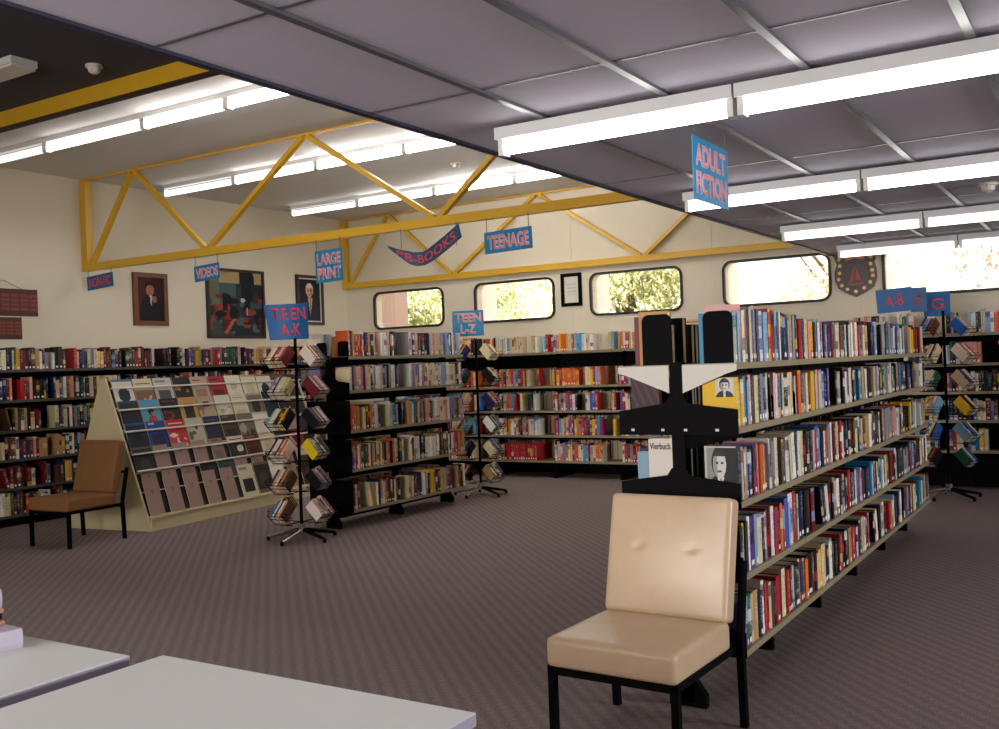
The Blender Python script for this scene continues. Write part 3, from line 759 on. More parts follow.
ex1 = [('teal', .048, .205), ('light blue', .022, .205), ('white', .02, .208), ('pink', .012, .24), ('cream', .034, .215), ('grey', .034, .22), ('navy', .03, .218), ('cream', .026, .232), ('navy', .02, .236), ('white', .014, .236), ('grey', .026, .232),
       ('navy', .03, .226), ('white', .045, .216), ('cream', .028, .216), ('light blue', .06, .214), ('red', .03, .232), ('red', .045, .224), ('navy', .03, .216), ('light blue', .03, .222), ('navy', .02, .22), ('white', .02, .22), ('black', .05, .22), ('navy', .06, .214, .06), ('grey', .02, .2), ('tan', .07, .212), ('grey', .025, .21), ('navy', .035, .214),
       ('black', .03, .19), ('red', .05, .194), ('white', .02, .195), ('navy', .03, .198), ('cream', .05, .194), ('cream', .04, .19), ('salmon', .03, .19), ('yellow', .06, .19), ('black', .03, .185), ('light blue', .03, .2), ('navy', .03, .2), ('white', .04, .185), ('dark red', .03, .188), ('white', .03, .19), ('navy', .03, .19), ('brown', .03, .185), ('white', .035, .18), ('purple', .04, .188), ('white', .02, .185), ('dark red', .04, .19), ('black', .06, .18), ('white', .05, .19), ('cream', .05, .192)]
ex2 = [('yellow', .045, .2), ('cream', .022, .185), ('yellow', .04, .19), ('teal', .028, .2), ('light blue', .02, .185), ('salmon', .03, .205), ('black', .02, .205), ('navy', .014, .205), ('black', .02, .2), ('cream', .055, .2), ('black', .03, .2), ('grey', .035, .205), ('navy', .045, .205), ('cream', .022, .205), ('gap', .02), ('black', .012, .2, .1), ('gap', .02), ('end', .12), ('pink', .025, .205), ('white', .02, .2), ('navy', .03, .2), ('teal', .03, .2), ('navy', .03, .2), ('cream', .02, .2), ('black', .085, .19),
       ('cream', .03, .2), ('cream', .04, .2), ('gap', .03), ('end', .12), ('white', .012, .18), ('gap', .03), ('orange', .05, .205), ('navy', .05, .2), ('grey', .03, .19), ('cream', .03, .19), ('red', .04, .19), ('dark red', .03, .185), ('yellow', .07, .195), ('gap', .03), ('white', .01, .18), ('end', .12), ('salmon', .04, .2), ('cream', .06, .2), ('light blue', .06, .19), ('navy', .05, .18)]
ex3 = [('charcoal', .05, .222), ('white', .012, .215), ('tan', .02, .205), ('grey', .022, .21), ('navy', .05, .2), ('black', .03, .2), ('navy', .035, .215), ('red', .02, .22), ('white', .03, .205), ('orange', .05, .205), ('cream', .02, .195), ('navy', .03, .2), ('gap', .02), ('white', .012, .22), ('end', .11), ('black', .02, .21), ('tan', .025, .215), ('grey', .03, .205), ('cream', .04, .215), ('black', .06, .21), ('brown', .03, .2), ('navy', .03, .2), ('white', .06, .205), ('cream', .025, .21, .08),
       ('white', .05, .215, .1), ('navy', .03, .2), ('end', .11), ('white', .05, .215), ('cream', .05, .212), ('black', .05, .2), ('charcoal', .04, .2), ('cream', .03, .2), ('black', .05, .2), ('pink', .04, .2), ('dark red', .02, .2), ('blue', .07, .215), ('grey', .03, .2), ('navy', .05, .2)]
ex4 = [('black', .03, .19), ('yellow', .022, .2), ('navy', .025, .205), ('white', .03, .22), ('purple', .07, .215), ('light blue', .035, .215), ('cream', .06, .21), ('black', .035, .2), ('white', .012, .205), ('red', .025, .21), ('black', .06, .215), ('white', .04, .215), ('magenta', .045, .205), ('black', .04, .2), ('orange', .035, .21), ('red', .03, .195), ('blue', .06, .225), ('light blue', .02, .2), ('white', .07, .235), ('red', .04, .24), ('green', .03, .22), ('white', .012, .215), ('black', .05, .2), ('navy', .05, .22), ('black', .06, .22), ('charcoal', .06, .21)]
ex5 = [('purple', .026, .18), ('light blue', .02, .205), ('green', .05, .21), ('cream', .035, .2), ('tan', .06, .205), ('navy', .045, .19), ('white', .035, .225), ('red', .02, .21), ('white', .02, .19), ('red', .02, .18), ('cream', .03, .2), ('brown', .03, .195), ('black', .035, .19), ('red', .05, .205), ('dark red', .03, .2), ('end', .12), ('gap', .03), ('cream', .055, .215), ('red', .03, .2), ('dark red', .035, .2), ('black', .04, .2), ('white', .012, .2), ('black', .09, .2), ('cream', .02, .21), ('navy', .05, .205), ('green', .03, .2), ('orange', .05, .19), ('black', .1, .2)]
SHN = ['top', 'second', 'third', 'fourth', 'bottom', 'lowest']
for z, ex, sn in zip(ZA, (ex1, ex2, ex3, ex4, ex5), SHN):
    fill(Vector((-1.30, 3.885, z+.0005)), PX, PY, 4.55, P_AD, .175, .215 if sn != 'second' else .205, .022, .058, ('A', sn, 'long bookcase by the tan chair', 'chair end'), ex, .07)
    fill(Vector((-1.82, 8.44, z+.0005)), NX_, NY_, 4.44, P_AD, .175, .215 if sn != 'second' else .205, .022, .058, ('A2', sn, '', ''), (), .06, vis=False)
P_LG = [{'light blue': 3, 'white': 8, 'cream': 6, 'grey': 6, 'brown': 3, 'navy': 5, 'salmon': 4, 'lilac': 4, 'tan': 5, 'black': 4, 'pink': 3, 'red': 2},
        {'light blue': 3, 'white': 8, 'cream': 6, 'grey': 5, 'black': 4, 'salmon': 3, 'navy': 5, 'green': 1, 'pink': 3, 'red': 2, 'dark red': 2, 'lilac': 4},
        {'cream': 7, 'white': 5, 'light blue': 4, 'tan': 5, 'brown': 3, 'grey': 5, 'teal': 2, 'pink': 3, 'navy': 3, 'orange': 1},
        {'cream': 6, 'tan': 6, 'orange': 3, 'brown': 5, 'black': 4, 'white': 4, 'red': 3, 'navy': 3, 'green': 2},
        {'cream': 6, 'tan': 5, 'brown': 5, 'grey': 5, 'white': 5, 'magenta': 2, 'yellow': 2, 'black': 5, 'navy': 2, 'dark red': 3}]
for z, pal, sn in zip(ZLU, P_LG, SHN):
    fill(Vector((-5.90, 6.90, z+.0005)), PX, PY, 1.83, pal, .2, .235, .02, .038, ('L', sn, 'bookcase behind the TEEN A-K carousel', 'near end'), (('orange', .03, .235),) if sn == 'top' else (('blue', .03, .22),) if sn == 'fourth' else (('dark red', .03, .2),) if sn == 'bottom' else (), .03, dep=(.14, .17), holes=[(RND.uniform(.70, .80), RND.uniform(.86, .93), .15)])
    fill(Vector((-6.42, 8.73, z+.0005)), NX_, NY_, 1.83, pal, .19, .235, .02, .038, ('L2', sn, '', ''), (), .05, vis=False)
P_BK = [{'white': 9, 'cream': 9, 'light blue': 5, 'sky blue': 3, 'orange': 5, 'red': 4, 'yellow': 4, 'tan': 2, 'black': 1},
        {'red': 8, 'orange': 7, 'white': 7, 'cream': 7, 'yellow': 3, 'magenta': 2, 'light blue': 3, 'dark red': 3, 'teal': 1},
        {'white': 8, 'blue': 4, 'sky blue': 3, 'red': 6, 'cream': 6, 'green': 2, 'orange': 3, 'black': 2, 'magenta': 2},
        {'magenta': 4, 'white': 6, 'cream': 6, 'tan': 4, 'red': 4, 'yellow': 3, 'sky blue': 3, 'navy': 3, 'orange': 2},
        {'red': 8, 'sky blue': 4, 'white': 6, 'orange': 5, 'cream': 5, 'dark red': 4, 'pink': 3}]
sets = {4: [('red', .03, .2)]}
for k, (z, pal, sn) in enumerate(zip(ZB, P_BK, SHN)):
    for a, b in zip(BX, BX[1:]):
        ex = ()
        if sn == 'bottom' and abs(a+6.95) < .01: ex = [('red', .032, .2), ('red', .03, .2), ('white', .03, .19), ('red', .03, .2), ('cream', .03, .2)]+[('red', .034, .215)]*16+[('gap', .2)]
        nb = BX.index(a)
        fill(Vector((a+.02, 10.88, z+.0005)), NY_, PX, b-a-.04, pal, .19, .225, .02, .042, ('B%d' % nb, sn, 'bay %d' % nb, 'left'), ex, .03, holes=[(RND.uniform(.60, .72), .9 if RND.random() < .6 else .82, 0)] if sn != 'top' else [(RND.uniform(.5, .75), .8, 0)])
        if sn in ('second', 'third', 'fourth', 'bottom'):
            fill(Vector((b-.02, 11.40, z+.0005)), PY, NX_, b-a-.04, pal, .2, .25, .02, .042, ('B2', sn, '', ''), (), .05, vis=False)
P_DK = {'navy': 10, 'black': 14, 'brown': 8, 'dark red': 8, 'red': 3, 'cream': 8, 'white': 6, 'green': 4, 'tan': 6, 'grey': 5, 'salmon': 3, 'purple': 2, 'yellow': 1}
for z, sn in zip(ZW, SHN):
    for k in range(len(WYS)-1):
        fill(Vector((-9.487, WYS[k]+.02, z+.0005)), PX, PY, .86, P_DK, .175, .235, .02, .05, ('W%d' % k, sn, '', ''), (), .06, dep=(.14, .18))
for z, sn in zip(ZR, SHN):
    for k in range(len(RX)-1):
        fill(Vector((RX[k]+.02, 10.95, z+.0005)), NY_, PX, RX[k+1]-RX[k]-.04, P_AD, .18, .23, .02, .045, ('R%d' % k, sn, '', ''), (), .07, dep=(.13, .16))
def book_matrix(b):
    R = Matrix((( b['ef'].x, b['es'].x, 0), (b['ef'].y, b['es'].y, 0), (0, 0, 1))).to_4x4()
    return Matrix.Translation(b['org']+b['es']*b['s']-b['ef']*b['back']) @ R @ Matrix.Rotation(b['ang'], 4, 'X')
def area(b):
    if not b['vis']: return 0
    M = book_matrix(b); P = [to_px(M @ Vector(p)) for p in ((0, 0, 0), (0, b['w'], 0), (0, b['w'], b['h']), (0, 0, b['h']))]
    if any(p is None for p in P) or not (0 < sum(p[0] for p in P)/4 < 999): return 0
    A = abs(sum(P[i][0]*P[(i+1) % 4][1]-P[(i+1) % 4][0]*P[i][1] for i in range(4)))/2
    cx, cy = sum(p[0] for p in P)/4, sum(p[1] for p in P)/4
    if 606 < cx < 737 and cy > 500: return 0
    if b['place'][0] == 'L' and cx < 352: return 0
    if b['place'][0][0] == 'B' and (cx > 640 or cx < 494): return 0
    if b['place'][0][0] in 'WR': return A*.3
    return A
BOOKS.sort(key=area, reverse=True)
def bname(b):
    s = ('leaning ' if b['ang'] else '')+('tall ' if b['tall'] and not b['ang'] else '')+('thick ' if b['thick'] and not b['tall'] and not b['ang'] else '')
    return s+b['cn']+' book'
def blabel(b):
    p = b['place']; n = ordn(b['idx'])
    if p[0] == 'A': return '%s, %s from the chair end, %s shelf of long right-hand bookcase' % (bname(b), n, p[1])
    if p[0] == 'L': return '%s, %s from near end, %s shelf of bookcase behind TEEN A-K carousel' % (bname(b), n, p[1])
    if p[0][0] == 'B': return '%s, %s from left, %s bay, %s shelf of back wall bookcase' % (bname(b), n, ordn(int(p[0][1])+1), p[1])
    return '%s, %s in its bay, %s shelf of wall bookcase' % (bname(b), n, p[1])
GRP = {'A': 'books on the long right-hand bookcase', 'L': 'books on the bookcase behind the carousel', 'B': 'books on the back wall bookcase', 'W': 'books on the left wall bookcase', 'R': 'books on the far right bookcase'}
NIND = 300
FIRST = {}
for b in BOOKS[:NIND]:
    q = MB(); book_geo(q, b['w'], b['h'], b['d'], b['col'], b['acc'], b['rnd'], True, False, False)
    o = q.build('book', M_COVER); o.matrix_world = book_matrix(b)
    tag(o, blabel(b), 'book', GRP[b['place'][0][0]])
    q = MB(); book_geo(q, b['w'], b['h'], b['d'], b['col'], b['acc'], b['rnd'], False, True, False, (0, 0, 0)); q.build('page_block', M_PAGE, o)
    if b['lab']:
        q = MB(); book_geo(q, b['w'], b['h'], b['d'], b['col'], b['acc'], b['rnd'], False, False, True, (0, 0, 0)); q.build('spine_label', M_LABEL, o)
    if b['idx'] == 1: FIRST[b['place'][:2]] = o, b
q = MB()
for b in BOOKS[NIND:]:
    q.T = book_matrix(b); book_geo(q, b['w'], b['h'], b['d'], b['col'], b['acc'], b['rnd'], True, True, b['lab'])
q.T = None
tag(q.build('book_mass', [M_COVER, M_PAGE, M_LABEL]), 'hundreds of smaller library books packed along the more distant shelves', 'books', None, 'stuff')
# printed front covers of the end books that face the camera
def bw(g): g = max(0, min(255, int(g))); return '%02x%02x%02x' % (g, g, int(g*.97))
def face_bw(u, v, cu, cv, r):
    if ell(u, v, cu, cv, r, r*1.25):
        if v > cv+r*.75: return 40
        if abs(v-cv-r*.15) < r*.12 and (abs(u-cu-r*.4) < r*.2 or abs(u-cu+r*.4) < r*.2): return 50
        if abs(v-cv+r*.6) < r*.08 and abs(u-cu) < r*.3: return 90
        return 205 if u > cu-r*.3 else 150
    return None
def c_man(u, v):
    if u < .06 or v > .97: return bw(190)
    if v > .8 and u < .98 and False: return bw(150)
    g = face_bw(u, v, .47, .66, .21)
    if ell(u, v, .47, .70, .25, .30) and g is None: g = 30
    if g is None and v < .45 and ell(u, v, .5, .05, .5, .42):
        g = 215 if abs(u-.5) < .1*(v/.42) and abs(u-.5) > .015 else 24
    if g is None: g = 140 if u < .45 else 22
    return bw(g)
def c_yel(u, v):
    if .42 < u < .96 and v > .6:
        a, bb = (u-.42)/.54, (v-.6)/.4
        g = face_bw(a, bb, .5, .6, .24)
        if g is None and bb < .35 and ell(a, bb, .5, .0, .5, .36): g = 210 if abs(a-.5) < .06 else 40
        if ell(a, bb, .5, .66, .3, .34) and g is None: g = 40
        return bw(g if g is not None else 205)
    return 'e6b61e'
def c_vier(u, v):
    if v < .32:
        if ell(u, v, .75, .2, .2, .1): return '4a3640'
        if ell(u, v, .55, .22, .12, .12): return 'c08a80'
        if ell(u, v, .3, .1, .25, .08): return 'c9a99a'
    return 'd8cfc6'
def c_tan(u, v): return 'b8864e' if v < .9 else 'c89a60'
def cover_on(o, b, fn, nm):
    M = Matrix.Translation((-b['d']/2-.002, -.0006, b['h']/2)) @ FACE_NY
    return canvas(nm, b['d']-.004, b['h']-.004, fn, o, M, 60, 76, M_PRINT)
for sn, fn in (('second', c_yel), ('third', c_man)):
    if ('A', sn) in FIRST:
        o, b = FIRST[('A', sn)]; cover_on(o, b, fn, 'front_cover')
if ('A', 'second') in FIRST: FIRST[('A', 'second')][0]['label'] = 'yellow book with small black and white portrait cover, chair end of second shelf'
if ('A', 'third') in FIRST: FIRST[('A', 'third')][0]['label'] = 'book with black and white portrait of a suited person, third shelf chair end'
# end-on books of the far side whose covers show at the end of the long bookcase
FACE_PY = Matrix.Rotation(PI, 4, 'Z') @ FACE_NY
def end_book(xs, z, h, d, w, colname, fn, label, text=None):
    c = hx(COL[colname]); q = MB(); book_geo(q, w, h, d, c, c, .3, True, False, False)
    o = q.build('book', M_COVER); o.location = (xs, 3.886+w, z+.0006); o.rotation_euler = (0, 0, PI)
    tag(o, label, 'book', GRP['A'])
    q = MB(); book_geo(q, w, h, d, c, c, .3, False, True, False, (0, 0, 0)); q.build('page_block', M_PAGE, o)
    canvas('front_cover', d-.004, h-.004, fn, o, Matrix.Translation((-d/2-.001, w+.0006, h/2)) @ FACE_PY, 48, 60, M_PRINT)
    if text:
        letters(text, d*.84, h*.11, o, Matrix.Translation((-d/2, w+.0008, h*.88)) @ FACE_PY, mat('grey print', '5a5560', .6), 'cover_title', outline=False)
    return o
end_book(-1.724, ZA[0], .226, .133, .04, 'tan', c_tan, 'tan covered book behind the left black bookend on top of the long bookcase')
end_book(-1.77, ZA[1], .205, .13, .04, 'brown', lambda u, v: '3a2226' if (u*7+v*5) % 2 < 1.2 else '4a3038', 'dark brown book left of the centre post, second shelf end of long bookcase')
end_book(-1.700, ZA[2], .248, .110, .03, 'white', c_vier, 'white covered book with grey title left of the centre post, third shelf', 'Vierbuch')

# ------------------------------------------------------------------ bookends
def bookend(M, w, h, label, group=None, base=.11):
    t = thing('bookend', label, 'bookend', (0, 0, 0), 0, group); t.matrix_world = M      # plate in local XZ, base along +Y
    q = MB(); r = .03; P = [(-w/2, 0), (w/2, 0)]+[(w/2-r+r*math.cos(a), h-r+r*math.sin(a)) for a in [k*PI/12 for k in range(7)]]+[(-w/2+r+r*math.cos(a), h-r+r*math.sin(a)) for a in [PI/2+k*PI/12 for k in range(7)]]
    q.prism(P, -.0022, 0, 'y'); q.build('upright_plate', M_BLACK, t)
    return t
T_ = Matrix.Translation
bookend(T_((-1.640, 3.884, ZA[0]+.0005)), .134, .212, 'left of two black bookends standing at the end of the long bookcase')
bookend(T_((-1.375, 3.884, ZA[0]+.0005)), .126, .212, 'right of two black bookends standing at the end of the long bookcase')
bookend(T_((-6.225, 6.898, ZLU[0]+.0005)), .13, .135, 'left black bookend on top of the bookcase behind the TEEN A-K carousel')
bookend(T_((-5.965, 6.898, ZLU[0]+.0005)), .13, .14, 'right black bookend in front of an orange book behind the TEEN A-K carousel')
cnt = {}
for org, ef, es, sp, h, place in BEND:
    if place[0] == 'A': k = cnt[place[1]] = cnt.get(place[1], 0)+1
    R = Matrix(((-ef.x, -es.x, 0), (-ef.y, -es.y, 0), (0, 0, 1))).to_4x4()
    P = org+es*(sp+.004)-ef*.09
    if place[0] == 'L': bookend(T_(P) @ R, .15, h, 'black bookend midway along the %s shelf of bookcase behind TEEN A-K carousel' % place[1], 'bookends behind the carousel'); continue
    bookend(T_(P) @ R, .15, h, 'black bookend, %s from the chair end, on the %s shelf of the long bookcase' % (ordn(k), place[1]), 'bookends on the long right-hand bookcase')

# ------------------------------------------------------------------ chairs
def chair(loc, rz, label, vinyl, dimple=True):
    t = thing('reception_chair', label, 'chair', loc, rz)
    w, d = .50, .50
    def puff(p, n):
        if n.z > .5: p = p+Vector((0, 0, .012*(1-(p.x/.26)**2)*(1-(p.y/.26)**2)))
        return p
    rounded_obj('seat_cushion', vinyl, .262, .255, .056, .022, t, T_((0, .25, .372)), 18, puff)
    def puffb(p, n):
        f = .014*(1-(p.x/.26)**2)*(1-(p.z/.24)**2)
        if n.y < -.5:
            p = p-Vector((0, f, 0))
            if dimple:
                for bx in (-.115, .115):
                    r = math.hypot((p.x-bx)/.022, (p.z-.03-.3*(p.x-bx))/.010)
                    p = p+Vector((0, .0065*math.exp(-r*r), 0))
        return p
    MB_ = T_((.004, .545, .652)) @ Matrix.Rotation(math.radians(-13), 4, 'X')
    o = rounded_obj('back_cushion', vinyl, .262, .045, .238, .02, t, MB_, 44 if dimple else 18, puffb)
    for sx in (-1, 1):
        x = sx*.235
        q = MB(); q.bar((sx*.247, .02, 0), (sx*.247, .02, .312), .028); q.build('leg', M_BLACK, t)
        x = sx*.277; q = MB(); q.bar((x, .575, 0), (x, .56, .33), .028, up=(0, 1, 0)); q.bar((x, .56, .33), (x, .625, .64), .026, up=(0, 1, 0)); q.build('leg', M_BLACK, t)
        x = sx*.249; q = MB(); q.bar((x, .006, .308), (x, .585, .308), .026); q.build('side_rail', M_BLACK, t)
    for y in (.02, .56):
        q = MB(); q.bar((-.26 if y > .1 else -.232, y, .302), (.26 if y > .1 else .232, y, .302), .026); q.build('cross_rail', M_BLACK, t)
    q = MB(); q.bar((-.264, .615, .60), (.264, .615, .60), .03, .02); q.build('back_rail', M_BLACK, t)
    return t
chair((-1.578, 3.19, 0), math.radians(-2.2), 'tan vinyl padded chair with black legs in front of the long bookcase', M_TAN)
chair((-7.93, 5.22, 0), math.radians(3), 'brown upholstered low chair by the magazine rack, in the dim left corner', M_DIMV, False)

# ------------------------------------------------------------------ magazine rack
RK = thing('magazine_rack', 'cream A-frame magazine rack with sloping face and white retaining rods', 'magazine rack', (-7.742, 6.15, 0), math.radians(96.7))
# local: x runs along the rack (away), y points away from its face (to the left wall)
RL_, HD, HT, SL = 3.0, 1.12, 1.455, .56
def tri(inset): return [(0+inset, 0), (HD-inset, 0), (SL+.03, HT-inset), (SL-.03, HT-inset)]
for x in (0, RL_-.02):
    q = MB(); q.prism(tri(0), x, x+.02, 'x'); q.build('end_panel', M_RACK, RK)
f0 = lambda t, o=0: (SL-.03)*t+.02+o                     # depth of the sloping face at height fraction t
q = MB(); q.prism([(f0(.05), .05*HT), (f0(.98), .98*HT), (f0(.98)+.015, .98*HT), (f0(.05)+.015, .05*HT)], .021, RL_-.021, 'x'); q.build('sloping_back', mat('dark rack lining', '241f22', .7), RK)
q = MB(); q.box(.021, RL_-.021, .012, .034, .0, .12); q.build('kick_board', M_RACK, RK)
q = MB(); q.box(.021, RL_-.021, -.004, .044, .12, .132); q.build('ledge', M_RACK, RK)
for t in (.931, .786, .643, .495, .384):
    q = MB(); y = (SL-.03)*t-.032; q.tube([(.012, y, t*HT), (RL_-.012, y, t*HT)], .009, 8); q.build('retaining_rod', M_ROD, RK)
for tt in (.80, .655, .51, .37, .25, .095):
    q = MB(); y = f0(tt); q.box(.022, RL_-.022, y-.022, y-.001, tt*HT-.008, tt*HT); q.build('tier_ledge', M_RACK, RK)
def cov_random(kind, seed):
    R = random.Random(seed*13+5); base, a, b = kind; lay = R.choice((0, 1, 2, 3)); th = R.uniform(.8, .9); pv = R.uniform(.35, .6)
    bl = [(R.uniform(.15, .85), R.uniform(.08, .7), R.uniform(.06, .25), R.uniform(.05, .2), R.choice((a, b, base, a))) for _ in range(9)]
    def fn(u, v):
        if lay == 0:
            if th < v < th+.05 and .12 < u < .12+.6*R_u: return a
            if .15 < u < .85 and .12 < v < pv: return b
        elif lay == 1:
            if v < pv+.12:
                c = b
                for bu, bv, ru, rv, bc in bl:
                    if ell(u, v, bu, bv, ru, rv): c = bc
                return c
            if th < v < th+.04 and .1 < u < .9: return a
        elif lay == 2:
            if v < .12 or v > .93: return a
            if ell(u, v, .5, pv*.8, .3, .25): return b
        else:
            c = base
            for bu, bv, ru, rv, bc in bl[:6]:
                if ell(u, v, bu, bv, ru, rv): c = bc
            return c
        return base
    R_u = R.uniform(.5, 1.2)
    return fn
def c_sea(u, v):
    if ell(u, v, .52, .55, .16, .14): return '1c1418' if v > .55 or u < .48 else 'a87058'
    if v < .45 and ell(u, v, .52, .15, .25, .3): return 'b0402c' if (int(u*12) % 2) else '7a2c26'
    return '4f98bb' if v > .2 else '1e3a70'
def c_framed(u, v): return '2a221e' if .24 < u < .78 and .12 < v < .74 else 'b98d44'
PK = ('9c8078', '8a6c66', '947870')
MAGS = [[('d0cbc0', '6d6c80', '1c2036', 'white topped navy'), ('cfc4a6', '6b6350', '8a5a4a', 'cream'), ('bcb8b0', '84807c', '4a4a50', 'pale grey'), ('191719', '9a6a5a', '201a1c', 'black'), ('b59c86', '6e3a34', '9a7468', 'pink and cream floral'), ('a3252c', '3a1a1e', '5c1c22', 'red'), ('d8d2c4', 'b8b0a0', 'cfc7b6', 'white')],
        [('171c30', '20305a', '141824', 'dark navy'), c_sea, ('17161c', '703038', '201a20', 'black'), c_framed, ('a99880', '5b2c2c', '84665a', 'cream patterned'), ('cfcabb', 'a09a8c', 'c2bba9', 'white'), ('d0c7b0', 'b09a70', 'c0b490', 'pale cream')],
        [('14203e', '23467e', '101828', 'dark blue'), ('1b3a86', '8fa6d0', '14204c', 'bright blue'), ('b8222c', 'd8c8c0', 'c23038', 'red'), ('b3ac9e', '5a5654', '1f1c1e', 'white with dark picture'), ('1c2744', '4a5a7c', '26283c', 'navy'), ('4a3226', '7a5a3c', '2c1f1a', 'brown'), ('6e675a', 'a39a88', '2c2a2a', 'grey brown')],
        [('2a2826', '5a554c', '3a3834', 'dark grey'), PK+('plain pink',), PK+('plain pink',), PK+('plain pink',), ('8c746c', '6a5450', '7a625c', 'pink grey'), ('c9c2b0', '2c2a2e', '1c1a1e', 'white with black picture'), ('5a2f24', '8a5038', '3a201a', 'dark brown')],
        [PK+('plain pink',), PK+('plain pink',), ('8e7068', '742a2c', '88685f', 'pink with red edge'), ('1a181a', '3a3432', '221e20', 'black'), ('3c4448', '566068', '2c3438', 'slate'), PK+('plain pink',), ('957c74', '80665f', '8a7068', 'dull pink')],
        [PK+('tall pink',), PK+('tall pink',), PK+('tall pink',), PK+('tall pink',), PK+('tall pink',), ('c8bfa6', '8a7f68', '2a2626', 'cream and black'), ('2e2826', '6a5a50', '443a34', 'dark')]]
XS = [.05+.268*k for k in range(11)]
RWN = ['top', 'second', 'third', 'fourth', 'fifth', 'bottom']
for r, (tb, hm) in enumerate(((.80, .285), (.655, .285), (.51, .28), (.37, .25), (.25, .21), (.095, .345))):
    for k, mg in enumerate(MAGS[r]+[MAGS[(r+1) % 3][6], MAGS[r][0], MAGS[(r+2) % 5][5]]):
        wm = .25
        if r >= 3 and isinstance(mg, tuple) and 'pink' in mg[3]: wm = .19
        x = XS[k]+.02*(r == 4)
        nm = {c_sea: 'blue seaside', c_framed: 'tan bordered'}.get(mg) if callable(mg) else mg[3]
        mid = 'dark bound ' if False else ''
        t = bpy.data.objects.new('magazine', None); bpy.data.objects.remove(t)
        ph = math.atan2(SL-.03, HT)-math.radians(3.0)
        y = f0(tb)-.019; z = tb*HT+.0024
        M = RK.matrix_world if False else (Matrix.Translation((-7.742, 6.15, 0)) @ Matrix.Rotation(math.radians(96.7), 4, 'Z'))
        M = M @ T_((x+wm/2, y, z)) @ Matrix.Rotation(-ph, 4, 'X')
        q = MB(); q.box(-wm/2, wm/2, 0, .006, 0, hm); o = q.build('magazine', M_PAGE); o.matrix_world = M
        fn = mg if callable(mg) else cov_random(mg[:3], r*7+k) if 'plain' not in mg[3] and 'tall pink' not in mg[3] else (lambda u, v, c=mg: c[1] if ell(u, v, .5, .66, .12, .06) else c[0])
        canvas('front_cover', wm, hm, fn, o, T_((0, -.0006, hm/2)) @ FACE_NY, 18, 24, M_PRINT)
        tag(o, '%s magazine, %s from left, %s row of magazine rack' % (nm, ordn(k+1), RWN[r]), 'magazine', 'magazines on the A-frame rack')

